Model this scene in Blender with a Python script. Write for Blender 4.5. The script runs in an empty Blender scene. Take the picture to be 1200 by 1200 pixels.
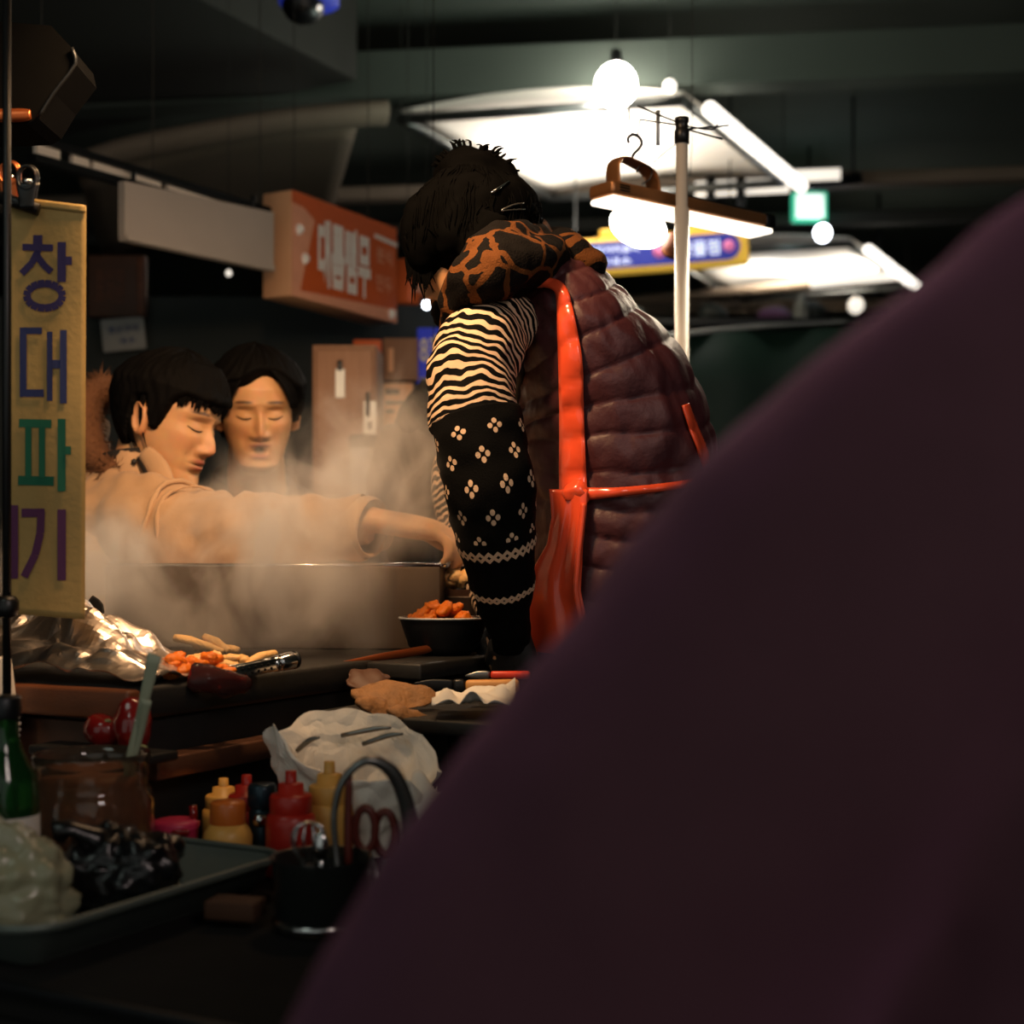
import bpy, bmesh, math, random
import numpy as np
from mathutils import Vector as V, Matrix, noise
from mathutils.bvhtree import BVHTree
random.seed(7); np.random.seed(7)
S = bpy.context.scene; COL = S.collection
PI = math.pi
# ------------------------------------------------------------------ camera
F = 5000 / 3.0; HZ = 650.0; CZ = 1.0          # focal length in px of the 1200 px frame, horizon row, eye height
def P(px, py, Y): return V(((px - 600) / F * Y, Y, CZ + (HZ - py) / F * Y))
cd = bpy.data.cameras.new('camera'); cam = bpy.data.objects.new('camera', cd); COL.objects.link(cam)
cam.location = (0, 0, CZ); cam.rotation_euler = (PI / 2, 0, 0)
cd.lens = 50; cd.sensor_width = 36; cd.shift_y = 50 / 1200; cd.clip_start = 0.05; cd.clip_end = 60
cd.dof.use_dof = True; cd.dof.focus_distance = 1.85; cd.dof.aperture_fstop = 4.0
S.camera = cam
S.cycles.volume_bounces = 3
S.view_settings.view_transform = 'Standard'; S.view_settings.look = 'None'
S.view_settings.gamma = 1; S.view_settings.exposure = 0.0; S.view_settings.use_curve_mapping = False
# ------------------------------------------------------------------ world, room lights and added fills
W = bpy.data.worlds.new('night'); S.world = W; W.use_nodes = True
W.node_tree.nodes['Background'].inputs[0].default_value = (0.95, 1.0, 0.92, 1)
W.node_tree.nodes['Background'].inputs[1].default_value = 0.33
def lamp(name, kind, loc, power, col, size=0.05, aim=None, sy=None):
    d = bpy.data.lights.new(name, kind); d.energy = power; d.color = col
    if kind == 'AREA':
        d.size = size
        if sy: d.shape = 'RECTANGLE'; d.size_y = sy
    else: d.shadow_soft_size = size
    o = bpy.data.objects.new(name, d); COL.objects.link(o); o.location = loc
    if aim is not None: o.rotation_euler = (V(aim) - V(loc)).to_track_quat('-Z', 'Y').to_euler()
    return o
k_ = lamp('stall_bulb_light', 'SPOT', (-.26, 1.50, 1.78), 52, (1, .60, .30), .06, (-.44, 2.3, 1.0)); k_.data.spot_size = 1.75; k_.data.spot_blend = .55
lamp('stall_fill_bulb_light', 'POINT', (-.02, 1.95, 1.95), 7, (1, .60, .32), .05)
lamp('led_batten_light', 'AREA', (0.30, 2.44, 1.565), 4, (1, .82, .60), .40, (0.29, 2.40, 0), .05)
lamp('hanging_bulb_light', 'POINT', P(750, 268, 3.0), 14, (1, .72, .42), .05)
lamp('arcade_bulb_light', 'POINT', P(722, 100, 5.75), 20, (.90, .95, 1), .08)
lamp('arcade_tube_light', 'AREA', P(700, 250, 6.7), 26, (1, .93, .84), .8, P(690, 100, 6.7), .3)
lamp('far_tube_light', 'AREA', P(960, 330, 9.4), 42, (1, .94, .86), .8, P(960, 200, 9.4), .3)
lamp('passage_light', 'AREA', (1.5, -1.3, 2.6), 19, (1, .80, .74), .7, (.3, .9, .9))  # added fill behind the camera, brightens coat, vest and apron
lamp('walkway_lamp_light', 'AREA', (0.2, 4.9, 2.25), 9, (.84, 1, .86), .5, (0.2, 4.9, 4))  # added upward fill to lift the dark ceiling and beams
lamp('front_stall_light', 'AREA', (-1.1, 0.1, 2.5), 2.6, (.85, 1, .88), .6, (-.3, 1.4, .8))
lamp('sign_light', 'POINT', P(330, 480, 3.3), 1.6, (1, .78, .55), .08)
# ------------------------------------------------------------------ materials
def lin(c):
    return tuple(((x / 255) / 12.92 if x / 255 <= .04045 else ((x / 255 + .055) / 1.055) ** 2.4) for x in c) + (1,)
MATS = {}
def mat(name, col, rough=.6, metal=0, var=.25, scale=25, bump=0, bscale=180, emit=0, ecol=None, trans=0, sheen=0, coat=0, alpha=1, sss=0, stretch=None, spec=None, ior=1.45):
    m = bpy.data.materials.new(name); m.use_nodes = True; nt = m.node_tree; N = nt.nodes; L = nt.links
    b = N['Principled BSDF']
    c = lin(col)
    tc = N.new('ShaderNodeTexCoord'); src = tc.outputs['Object']
    if stretch:
        mp = N.new('ShaderNodeMapping'); mp.inputs['Scale'].default_value = stretch; L.new(src, mp.inputs[0]); src = mp.outputs[0]
    nz = N.new('ShaderNodeTexNoise'); nz.inputs['Scale'].default_value = scale; nz.inputs['Detail'].default_value = 5; L.new(src, nz.inputs['Vector'])
    mx = N.new('ShaderNodeMix'); mx.data_type = 'RGBA'
    lo = tuple(x * (1 - var) for x in c[:3]) + (1,); hi = tuple(min(1, x * (1 + var)) for x in c[:3]) + (1,)
    mx.inputs[6].default_value = lo; mx.inputs[7].default_value = hi
    L.new(nz.outputs['Fac'], mx.inputs[0]); L.new(mx.outputs[2], b.inputs['Base Color'])
    b.inputs['Roughness'].default_value = rough; b.inputs['Metallic'].default_value = metal
    b.inputs['Transmission Weight'].default_value = trans; b.inputs['Alpha'].default_value = alpha; b.inputs['IOR'].default_value = ior
    b.inputs['Sheen Weight'].default_value = sheen; b.inputs['Coat Weight'].default_value = coat
    if spec is not None: b.inputs['Specular IOR Level'].default_value = spec
    if sss:
        b.inputs['Subsurface Weight'].default_value = sss; b.inputs['Subsurface Radius'].default_value = (.012, .005, .003)
    if bump:
        n2 = N.new('ShaderNodeTexNoise'); n2.inputs['Scale'].default_value = bscale; n2.inputs['Detail'].default_value = 3; L.new(src, n2.inputs['Vector'])
        bp = N.new('ShaderNodeBump'); bp.inputs['Strength'].default_value = bump; bp.inputs['Distance'].default_value = .004
        L.new(n2.outputs['Fac'], bp.inputs['Height']); L.new(bp.outputs[0], b.inputs['Normal'])
    if emit:
        b.inputs['Emission Color'].default_value = lin(ecol or col); b.inputs['Emission Strength'].default_value = emit
    MATS[name] = m
    return m
def nodes(m):
    nt = m.node_tree; return nt.nodes, nt.links, nt.nodes['Principled BSDF']
def math_(N, L, op, a, b=None, c=None):
    n = N.new('ShaderNodeMath'); n.operation = op
    for i, x in enumerate((a, b, c)):
        if x is None: continue
        if isinstance(x, (int, float)): n.inputs[i].default_value = x
        else: L.new(x, n.inputs[i])
    return n.outputs[0]
# ------------------------------------------------------------------ object helpers (all vertices are given in world coordinates)
ORG = {}
def mk(name, vf, m, parent=None, smooth=True, loc=None):
    verts, faces = vf[0], vf[1]
    org = ORG[parent.name] if parent is not None else V(loc if loc is not None else (0, 0, 0))
    me = bpy.data.meshes.new(name)
    me.from_pydata([tuple(V(v) - org) for v in verts], [], faces)
    if len(vf) > 2 and vf[2] is not None:
        ul = me.uv_layers.new(name='UVMap'); uv = vf[2]
        li = np.empty(len(me.loops), dtype=np.int32); me.loops.foreach_get('vertex_index', li)
        ul.data.foreach_set('uv', np.array(uv, dtype=np.float32)[li].ravel())
    if len(vf) > 3 and vf[3] is not None:
        ca = me.color_attributes.new('tint', 'FLOAT_COLOR', 'POINT')
        ca.data.foreach_set('color', np.array(vf[3], dtype=np.float32).ravel())
    if smooth: me.polygons.foreach_set('use_smooth', [True] * len(me.polygons))
    me.materials.append(m if not isinstance(m, str) else MATS[m]); me.update()
    o = bpy.data.objects.new(name, me); COL.objects.link(o)
    if parent is not None: o.parent = parent
    else: o.location = org
    ORG[o.name] = org
    return o
def tag(o, label, cat, group=None, kind=None):
    o['label'] = label; o['category'] = cat
    if group: o['group'] = group
    if kind: o['kind'] = kind
    return o
def thing(name, label, cat, loc, group=None):
    o = bpy.data.objects.new(name, None); COL.objects.link(o); o.location = loc; o.empty_display_size = .05
    ORG[o.name] = V(loc)
    return tag(o, label, cat, group)
def solo(name, vf, m, label, cat, group=None, smooth=True, loc=None, kind=None):
    if loc is None:
        a = np.array([tuple(v) for v in vf[0]]); loc = ((a[:, 0].min() + a[:, 0].max()) / 2, (a[:, 1].min() + a[:, 1].max()) / 2, a[:, 2].min())
    return tag(mk(name, vf, m, None, smooth, loc), label, cat, group, kind)
def struct(name, vf, m, smooth=False):
    o = mk(name, vf, m, None, smooth); o['kind'] = 'structure'; return o
def copy_tree(o, loc, rz=0, label=None, parent=None):
    c = o.copy(); COL.objects.link(c); ORG[c.name] = V(loc)
    if parent is None:
        c.location = loc; c.rotation_euler.z = rz
        if label: c['label'] = label
    else: c.parent = parent
    for ch in list(o.children): copy_tree(ch, loc, 0, None, c)
    return c
def join(*parts):
    v, f = [], []
    for p in parts:
        n = len(v); v += list(p[0]); f += [tuple(i + n for i in q) for q in p[1]]
    return v, f
def crom(pts, sub):
    if sub <= 1 or len(pts) < 3: 
        if len(pts) == 2 and sub > 1: return [pts[0] + (pts[1] - pts[0]) * (i / sub) for i in range(sub + 1)]
        return list(pts)
    out = []
    for i in range(len(pts) - 1):
        p0, p1, p2, p3 = pts[max(i - 1, 0)], pts[i], pts[i + 1], pts[min(i + 2, len(pts) - 1)]
        for k in range(sub):
            t = k / sub
            out.append(p1 * 1 + (p2 - p0) * (.5 * t) + (p0 * 2 - p1 * 5 + p2 * 4 - p3) * (.5 * t * t) + (p1 * 3 - p0 - p2 * 3 + p3) * (.5 * t ** 3))
    out.append(pts[-1])
    return out
def loft(path, radii, n=20, ref=(0, 1, 0), cap=True, sub=1, uv=False, rad=None, closed=False):
    ref = V(ref)
    R = [V((r, r, 0)) if isinstance(r, (int, float)) else V((r[0], r[1], 0)) for r in radii]
    pts = crom([V(p) for p in path], sub); R = crom(R, sub)
    m = len(pts); verts = []; uvs = []; s = 0; nn = n + 1 if uv else n
    for i, p in enumerate(pts):
        a = pts[max(i - 1, 0)]; b = pts[min(i + 1, m - 1)]
        if closed: a = pts[i - 1]; b = pts[(i + 1) % m]
        t = (b - a).normalized()
        r0 = ref if abs(t.dot(ref.normalized())) < .97 else V((1, 0, 0))
        e1 = t.cross(r0).normalized(); e2 = e1.cross(t)
        if i: s += (p - pts[i - 1]).length
        for k in range(nn):
            th = 2 * PI * k / n
            rx, ry = max(R[i].x, 1e-5), max(R[i].y, 1e-5)
            ad = rad(th, s, i / max(1, m - 1)) if rad else 0
            d = e2 * math.cos(th) * (ry + ad) + e1 * math.sin(th) * (rx + ad)
            verts.append(p + d); uvs.append((k / n, s))
    faces = []
    for i in range(m - 1 if not closed else m):
        j = (i + 1) % m
        for k in range(n):
            k2 = k + 1 if uv else (k + 1) % n
            faces.append((i * nn + k, i * nn + k2, j * nn + k2, j * nn + k))
    if cap and not closed:
        for i, flip in ((0, 1), (m - 1, 0)):
            c = len(verts); verts.append(pts[i]); uvs.append((.5, 0 if i == 0 else s))
            for k in range(n):
                k2 = k + 1 if uv else (k + 1) % n
                q = (c, i * nn + k, i * nn + k2)
                faces.append(q if not flip else (q[0], q[2], q[1]))
    return (verts, faces, uvs) if uv else (verts, faces)
def tube(path, r, n=8, sub=1, ref=(.13, .31, .94), closed=False):
    return loft(path, [r] * len(path) if isinstance(r, (int, float)) else r, n, ref, True, sub, closed=closed)
def rbox(c, sx, sy, sz, ax=None, bev=.003, seg=2):
    bm = bmesh.new(); bmesh.ops.create_cube(bm, size=1)
    for v in bm.verts: v.co = V((v.co.x * sx, v.co.y * sy, v.co.z * sz))
    if bev: bmesh.ops.bevel(bm, geom=list(bm.edges), offset=min(bev, sx * .45, sy * .45, sz * .45), segments=seg, affect='EDGES', profile=.5)
    A = Matrix((ax[0], ax[1], ax[2])).transposed() if ax else Matrix.Identity(3)
    c = V(c); vs = [A @ v.co + c for v in bm.verts]; bm.verts.index_update()
    fs = [tuple(v.index for v in f.verts) for f in bm.faces]; bm.free()
    return vs, fs
def axes(x, z=(0, 0, 1)):
    x = V(x).normalized(); z = V(z); y = z.cross(x).normalized(); z = x.cross(y).normalized(); return x, y, z
def lathe(prof, c, n=32, ax=None):
    A = Matrix((ax[0], ax[1], ax[2])).transposed() if ax else Matrix.Identity(3)
    c = V(c); v = []; f = []
    for r, z in prof:
        for k in range(n):
            a = 2 * PI * k / n; v.append(c + A @ V((max(r, 1e-5) * math.cos(a), max(r, 1e-5) * math.sin(a), z)))
    for i in range(len(prof) - 1):
        for k in range(n):
            k2 = (k + 1) % n; f.append((i * n + k, i * n + k2, (i + 1) * n + k2, (i + 1) * n + k))
    return v, f
def sheet(fn, nu, nv, th=.001, uv=False):
    g = [[V(fn(i / nu, j / nv)) for j in range(nv + 1)] for i in range(nu + 1)]
    top, bot = [], []
    for i in range(nu + 1):
        for j in range(nv + 1):
            a = g[min(i + 1, nu)][j] - g[max(i - 1, 0)][j]; b = g[i][min(j + 1, nv)] - g[i][max(j - 1, 0)]
            nr = a.cross(b)
            nr = nr.normalized() if nr.length > 1e-12 else V((0, 0, 1))
            top.append(g[i][j] + nr * th / 2); bot.append(g[i][j] - nr * th / 2)
    w = nv + 1; T = len(top); f = []
    for i in range(nu):
        for j in range(nv):
            a, b, c, d = i * w + j, (i + 1) * w + j, (i + 1) * w + j + 1, i * w + j + 1
            f.append((a, b, c, d)); f.append((d + T, c + T, b + T, a + T))
    rim = [i * w for i in range(nu + 1)] + [nu * w + j for j in range(1, nv + 1)] + [i * w + nv for i in range(nu - 1, -1, -1)] + [j for j in range(nv - 1, 0, -1)]
    for k in range(len(rim)):
        a, b = rim[k], rim[(k + 1) % len(rim)]; f.append((b, a, a + T, b + T))
    u = [(i / nu, j / nv) for i in range(nu + 1) for j in range(nv + 1)]
    return (top + bot, f, u + u) if uv else (top + bot, f)
def ball(c, rx, ry=None, rz=None, n=16, m=10, ax=None, wob=0, seed=0):
    ry = ry or rx; rz = rz or rx; v = []; f = []
    A = Matrix((ax[0], ax[1], ax[2])).transposed() if ax else Matrix.Identity(3)
    c = V(c)
    for i in range(m + 1):
        ph = PI * i / m
        for k in range(n):
            a = 2 * PI * k / n
            d = V((math.sin(ph) * math.cos(a), math.sin(ph) * math.sin(a), math.cos(ph)))
            q = 1 + wob * noise.noise(d * 1.7 + V((seed * 3.1, seed * 1.7, 0))) if wob else 1
            v.append(c + A @ V((d.x * rx, d.y * ry, d.z * rz)) * q)
    for i in range(m):
        for k in range(n):
            k2 = (k + 1) % n; f.append((i * n + k, (i + 1) * n + k, (i + 1) * n + k2, i * n + k2))
    return v, f
def fuse(parts, voxel=.008, smooth=6, fac=.5):
    v, f = join(*parts)
    me = bpy.data.meshes.new('tmp'); me.from_pydata([tuple(x) for x in v], [], f)
    o = bpy.data.objects.new('tmp', me); COL.objects.link(o)
    r = o.modifiers.new('r', 'REMESH'); r.mode = 'VOXEL'; r.voxel_size = voxel
    if smooth:
        s = o.modifiers.new('s', 'SMOOTH'); s.iterations = smooth; s.factor = fac
    dg = bpy.context.evaluated_depsgraph_get(); ev = o.evaluated_get(dg); em = ev.to_mesh()
    vs = [v.co.copy() for v in em.vertices]; fs = [tuple(p.vertices) for p in em.polygons]
    ev.to_mesh_clear(); bpy.data.objects.remove(o); bpy.data.meshes.remove(me)
    return vs, fs
def wob(vf, amp, scale, seed=0, aniso=(1, 1, 1)):
    """push the vertices along their own normals by smooth noise"""
    bm = bmesh.new(); vs = [bm.verts.new(v) for v in vf[0]]
    for q in vf[1]:
        try: bm.faces.new([vs[i] for i in q])
        except ValueError: pass
    bm.normal_update(); off = V((seed * 7.3, seed * 2.9, seed * 5.1))
    out = []
    for v in bm.verts:
        c = V((v.co.x * aniso[0], v.co.y * aniso[1], v.co.z * aniso[2])) * scale + off
        out.append(v.co + v.normal * amp * (noise.noise(c) + .5 * noise.noise(c * 2.1)))
    bm.free()
    return (out, vf[1]) + tuple(vf[2:])
def crumple(vf, amp, scale, seed=0):
    """sharp-edged crumples: push along the normals by the distance between Voronoi cells"""
    bm = bmesh.new(); vs = [bm.verts.new(v) for v in vf[0]]
    for q in vf[1]:
        try: bm.faces.new([vs[i] for i in q])
        except ValueError: pass
    bm.normal_update(); off = V((seed * 3.3, seed * 1.9, seed * 4.7)); out = []
    for v in bm.verts:
        d, _ = noise.voronoi(v.co * scale + off); e, _ = noise.voronoi(v.co * scale * 2.3 + off)
        out.append(v.co + v.normal * amp * ((d[1] - d[0]) - .35 + .4 * (e[1] - e[0])))
    bm.free()
    return (out, vf[1]) + tuple(vf[2:])
def text(body, c, right, up, w, h, bold=.02, th=.0006, keep=False):
    """flat lettering fitted to a w x h box centred at c"""
    cu = bpy.data.curves.new('t', 'FONT'); cu.body = body; cu.offset = bold; cu.resolution_u = 3; cu.space_line = .9
    cu.align_x = 'CENTER'
    o = bpy.data.objects.new('t', cu); COL.objects.link(o)
    dg = bpy.context.evaluated_depsgraph_get(); ev = o.evaluated_get(dg); em = ev.to_mesh()
    vs = [v.co.copy() for v in em.vertices]; fs = [tuple(p.vertices) for p in em.polygons]
    ev.to_mesh_clear(); bpy.data.objects.remove(o); bpy.data.curves.remove(cu)
    xs = [v.x for v in vs]; ys = [v.y for v in vs]; x0, x1, y0, y1 = min(xs), max(xs), min(ys), max(ys)
    right = V(right).normalized(); up = V(up).normalized(); nr = right.cross(up)
    kx = w / (x1 - x0); ky = h / (y1 - y0)
    if keep: kx = ky = min(kx, ky)
    return [V(c) + right * ((v.x - (x0 + x1) / 2) * kx) + up * ((v.y - (y0 + y1) / 2) * ky) + nr * th for v in vs], fs
def bars(lst, fn, th=.0008):
    """flat strokes: each a polyline [(x,y)...] with a width, mapped to space by fn(x, y)"""
    parts = []
    for pts, w in lst:
        for a, b in zip(pts[:-1], pts[1:]):
            d = V((b[0] - a[0], b[1] - a[1], 0)); d.normalize(); q = V((-d.y, d.x, 0)) * (w / 2); e = d * (w * .0)
            cs = [(a[0] - e.x + q.x, a[1] - e.y + q.y), (a[0] - e.x - q.x, a[1] - e.y - q.y), (b[0] + e.x - q.x, b[1] + e.y - q.y), (b[0] + e.x + q.x, b[1] + e.y + q.y)]
            parts.append(([fn(*c) for c in cs], [(0, 1, 2, 3)]))
    return join(*parts)
def ring_pts(cx, cy, rx, ry, n=16): return [(cx + rx * math.cos(2 * PI * k / n), cy + ry * math.sin(2 * PI * k / n)) for k in range(n + 1)]
# the stall runs away from the camera at a slant: uu along its length, vv across it to the customers' side
A0 = V((-.39, 1.5, 0)); UU = V((.47, .883, 0)).normalized(); VV = V((-.883, .47, 0)).normalized()
def G(u, v, z): return A0 + UU * u + VV * v + V((0, 0, z))
# ------------------------------------------------------------------ material palette
mat('floor_concrete', (58, 56, 52), .75, var=.4, scale=3, bump=.2, bscale=30)
mat('ceiling_paint', (74, 82, 74), .85, var=.15, scale=2)
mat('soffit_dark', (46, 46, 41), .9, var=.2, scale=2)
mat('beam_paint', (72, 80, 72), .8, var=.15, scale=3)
mat('beam_brown', (120, 105, 90), .8, var=.2, scale=3)
mat('wall_dark', (60, 66, 60), .9, var=.25, scale=1.5)
mat('partition_dark', (42, 48, 48), .85, var=.3, scale=4)
mat('tarp_white', (225, 218, 206), .7, var=.06, scale=3, bump=.15, bscale=12)
mat('tarp_green', (26, 52, 41), .6, var=.25, scale=3, bump=.3, bscale=8)
mat('steel_grey', (130, 132, 130), .35, .9, var=.15)
mat('steel_dark', (40, 42, 44), .4, .8, var=.2)
mat('pole_grey', (176, 172, 164), .35, var=.08)
mat('chrome', (200, 200, 200), .16, 1, var=.08)
mat('black_plastic', (16, 16, 17), .38, var=.2)
mat('housing_black', (7, 7, 7), .9, spec=.03)
mat('black_matte', (24, 24, 23), .9, var=.3, spec=.15)
mat('tube_glow', (255, 246, 232), .5, emit=2.2, var=0)
mat('tube_soft', (255, 244, 228), .5, emit=1.0, var=0)
mat('bulb_glow', (255, 248, 236), .4, emit=40, var=0)
mat('bulb_small', (235, 242, 255), .4, emit=14, var=0)
mat('led_glow', (255, 240, 218), .5, emit=2.2, var=0)
mat('exit_white', (236, 250, 240), .5, emit=1.3, var=0)
mat('exit_green', (70, 205, 160), .5, emit=.8, var=0)
mat('panel_white', (176, 164, 152), .6, var=.08, scale=8)
mat('pane_pale', (226, 214, 198), .6, var=.08)
mat('sign_orange', (204, 94, 42), .5, var=.15, scale=6)
mat('sign_cream', (214, 160, 118), .55, var=.15, scale=6)
mat('sign_white', (235, 230, 222), .5, var=.05)
mat('sign_salmon', (226, 160, 128), .5, var=.1)
mat('sign_yellow', (236, 186, 70), .5, emit=.45, var=.05)
mat('sign_blue', (36, 48, 150), .5, emit=.45, var=.08)
mat('sign_letter', (214, 224, 250), .5, emit=.8, var=0)
mat('sign_pink', (216, 120, 170), .5, emit=.45, var=.1)
mat('paper_white', (222, 216, 204), .75, var=.08, scale=20)
mat('paper_grey', (150, 150, 148), .75, var=.08)
mat('ink_blue', (40, 60, 110), .7, var=.1)
mat('ink_dark', (40, 34, 30), .7)
mat('wood_panel', (136, 98, 72), .6, var=.25, scale=9, stretch=(6, 6, .6))
mat('wood_cart', (100, 54, 27), .5, var=.45, scale=16, stretch=(1, 1, 5), bump=.2)
mat('wood_light', (190, 140, 84), .5, var=.2, scale=12, stretch=(1, 6, 6))
mat('cart_brown', (74, 46, 30), .6, var=.4, scale=7)
mat('cart_black', (24, 23, 21), .55, var=.35, scale=12, bump=.2, bscale=60)
mat('banner_yellow', (160, 132, 76), .7, var=.10, scale=14, bump=.12, bscale=120)
mat('ink_navy', (44, 34, 82), .7, var=.12)
mat('ink_indigo', (30, 40, 88), .7, var=.12)
mat('ink_green', (14, 92, 66), .7, var=.12)
mat('ink_purple', (82, 36, 76), .7, var=.12)
# ------------------------------------------------------------------ the hall
struct('floor', rbox((0, 7, -.03), 16, 20, .06, bev=0), 'floor_concrete')
struct('ceiling', rbox((0, 7, 3.40), 16, 20, .10, bev=0), 'ceiling_paint')
struct('wall_back', rbox((0, 16.4, 1.68), 16, .2, 3.36, bev=0), 'wall_dark')
struct('wall_left', rbox((-7.0, 7, 1.68), .2, 20, 3.36, bev=0), 'wall_dark')
struct('wall_right', rbox((7.4, 7, 1.68), .2, 20, 3.36, bev=0), 'wall_dark')
dX = axes((1, -.12, 0))
struct('trim_1', rbox((0.3, 6.03, 3.05), 14, .16, .20, dX, .01), 'beam_paint')
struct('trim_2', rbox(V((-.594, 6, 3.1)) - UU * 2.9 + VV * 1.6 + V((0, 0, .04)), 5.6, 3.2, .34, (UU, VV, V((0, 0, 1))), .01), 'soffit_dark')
struct('trim_3', rbox((0.3, 7.72, 2.985), 14, .12, .07, dX, .01), 'beam_brown')
struct('trim_4', rbox((0.3, 10.9, 2.86), 14, .12, .09, dX, .01), 'beam_brown')
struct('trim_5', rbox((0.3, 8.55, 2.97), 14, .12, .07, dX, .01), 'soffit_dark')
struct('wall_middle', rbox((-1.9, 4.78, .93), 3.3, .08, 1.86, bev=.005), 'partition_dark')
# the hall column behind the sign row carries a curved rib
rib = [P(90, 196, 5.4), P(150, 176, 5.4), P(240, 158, 5.4), P(330, 143, 5.4), P(420, 134, 5.4), P(452, 132, 5.42)]
struct('trim_6', loft(rib, [(.045, .08)] * 6, 10, sub=5), 'beam_brown', True)
back = sheet(lambda u, v: P(90 + 330 * u, 196 - 62 * math.sin(min(1, u * 1.05) * PI / 2), 5.4) + V((-.25 * v, 1.2 * v, -.02 - .06 * v)), 16, 6, .03)
struct('trim_7', back, 'beam_brown', True)
# ------------------------------------------------------------------ awnings in the arcade
def at_z(px, py, z): return P(px, py, (z - CZ) * F / (HZ - py))
def awning(corners, label, bar, tubes):
    cs = [at_z(*c) for c in corners]
    t = thing('awning', label, 'awning', (cs[0] + cs[2]) / 2)
    def fn(u, v):
        a = cs[0].lerp(cs[1], u); b = cs[3].lerp(cs[2], u); p = a.lerp(b, v)
        return p + V((0, 0, .05 * math.sin(PI * u) + .03 * math.sin(9 * u) * math.sin(PI * v)))
    mk('tarpaulin', sheet(fn, 20, 8, .012), 'tarp_white', t)
    d = (cs[2] - cs[1]).normalized()
    for k, (a, b) in enumerate([(cs[0], cs[1]), (cs[1], cs[2]), (cs[3], cs[2]), (cs[0], cs[3])]):
        mk('frame_bar', tube([a - V((0, 0, .035)), b - V((0, 0, .035))], .022, 8), 'steel_grey', t)
    q = cs[1] + V((.10, 0, -.06))
    for a, b in tubes:
        L = (cs[2] - cs[1])
        mk('light_tube', tube([q + L * a, q + L * b], .032, 10), 'tube_glow', t)
    for px0, py0 in ((cs[0], 0), (cs[2], 0)):
        mk('hanger', tube([px0, V((px0.x, px0.y, 3.36))], .003, 6), 'soffit_dark', t)
    return t
awning([(470, 130, 2.90), (800, 108, 2.90), (918, 206, 2.90), (645, 224, 2.90)], 'white tarpaulin awning roof glowing above the bending vendor', 1, [(.02, .30), (.34, .62), (.66, .98)])
awning([(770, 292, 2.86), (995, 279, 2.86), (1062, 330, 2.86), (868, 346, 2.86)], 'farther white awning roof glowing below the small green exit sign', 1, [(.03, .45), (.52, .95)])
r = thing('light_rail', 'pale straight tube rail glowing under the farther awning', 'rail', P(940, 336, 9.6))
mk('rail', tube([P(640, 362, 9.9), P(1058, 324, 9.2)], .035, 10), 'beam_brown', r)
mk('rail_tube', tube([P(950, 331, 9.3), P(1050, 321, 9.1)], .04, 10), 'tube_soft', r)
for q in (P(700, 356, 9.8), P(1030, 326, 9.25)): mk('hanger', tube([q, V((q.x, q.y, 3.36))], .01, 6), 'steel_dark', r)
r = thing('light_rail', 'dark bracket rail with two pale tubes behind the pole, under the near awning', 'rail', P(900, 214, 7.4))
mk('rail', tube([P(820, 232, 7.6), P(1010, 208, 7.3)], .03, 8), 'steel_dark', r)
mk('rail_tube', tube([P(930, 206, 7.3), P(985, 204, 7.25)], .03, 8), 'tube_soft', r)
mk('rail_tube', tube([P(815, 222, 7.5), P(925, 217, 7.4)], .04, 8), 'tube_soft', r)
for px in (833, 868): mk('bracket', rbox(P(px, 226, 7.38), .045, .04, .16, None, .005), 'steel_dark', r)
for q in (P(826, 230, 7.6), P(1000, 209, 7.3)): mk('hanger', tube([q, V((q.x, q.y, 3.36))], .008, 6), 'steel_dark', r)
# bulbs
def bulb(px, py, Y, rad, m, label, top=3.36):
    c = P(px, py, Y); t = thing('hanging_bulb', label, 'light bulb', c)
    mk('globe', ball(c, rad, rad, rad * 1.08, 20, 12), m, t)
    mk('socket', lathe([(0, rad * 1.7), (rad * .25, rad * 1.7), (rad * .3, rad * 1.05), (rad * .2, rad * .85)], c, 14), 'black_plastic', t)
    mk('cord', tube([c + V((0, 0, rad * 1.6)), V((c.x, c.y, top))], .0012, 6), 'soffit_dark', t)
    return t
bulb(722, 100, 5.75, .083, 'bulb_glow', 'big dazzling white bulb hanging at the edge of the lit awning', 3.36)
bulb(785, 101, 5.8, .026, 'tube_glow', 'small oval white bulb just right of the dazzling one')
bulb(964, 273, 8.0, .046, 'bulb_small', 'round cool white bulb just below the green exit sign')
bulb(500, 357, 4.6, .013, 'bulb_small', 'tiny bluish bulb beside the orange sign, near her chin', 3.36)
bulb(268, 320, 4.6, .010, 'tube_soft', 'pinpoint of warm light under the pale panel', 2.95)
bulb(1003, 358, 9.0, .05, 'tube_soft', 'pale long-necked bulb hanging below the far rail', 3.36)
bulb(740, 666 - 400 + 10, 3.0, .0, 'tube_glow', 'x') if False else None
# the warm bulb with a reflector behind the batten
c = P(748, 266, 3.0); t = thing('reflector_lamp', 'warm glowing reflector lamp half hidden behind the LED batten', 'lamp', c)
ax = axes((.93, 0, -.36), (.36, .0, .93))
mk('globe', ball(c, .062, .05, .040, 24, 14, ax), 'bulb_glow', t)
mk('shade', lathe([(.016, .052), (.024, .058), (.028, .068), (.029, .080), (.026, .092), (.018, .100), (.0, .103)], c + V((.005, 0, -.012)), 24, (ax[2], ax[1], ax[0])), 'wood_cart', t)
mk('cord', tube([c + V((.10, .0, -.03)), c + V((.12, .05, .2)), V((c.x + .12, c.y + .05, 3.36))], .0010, 6), 'soffit_dark', t)
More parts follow.
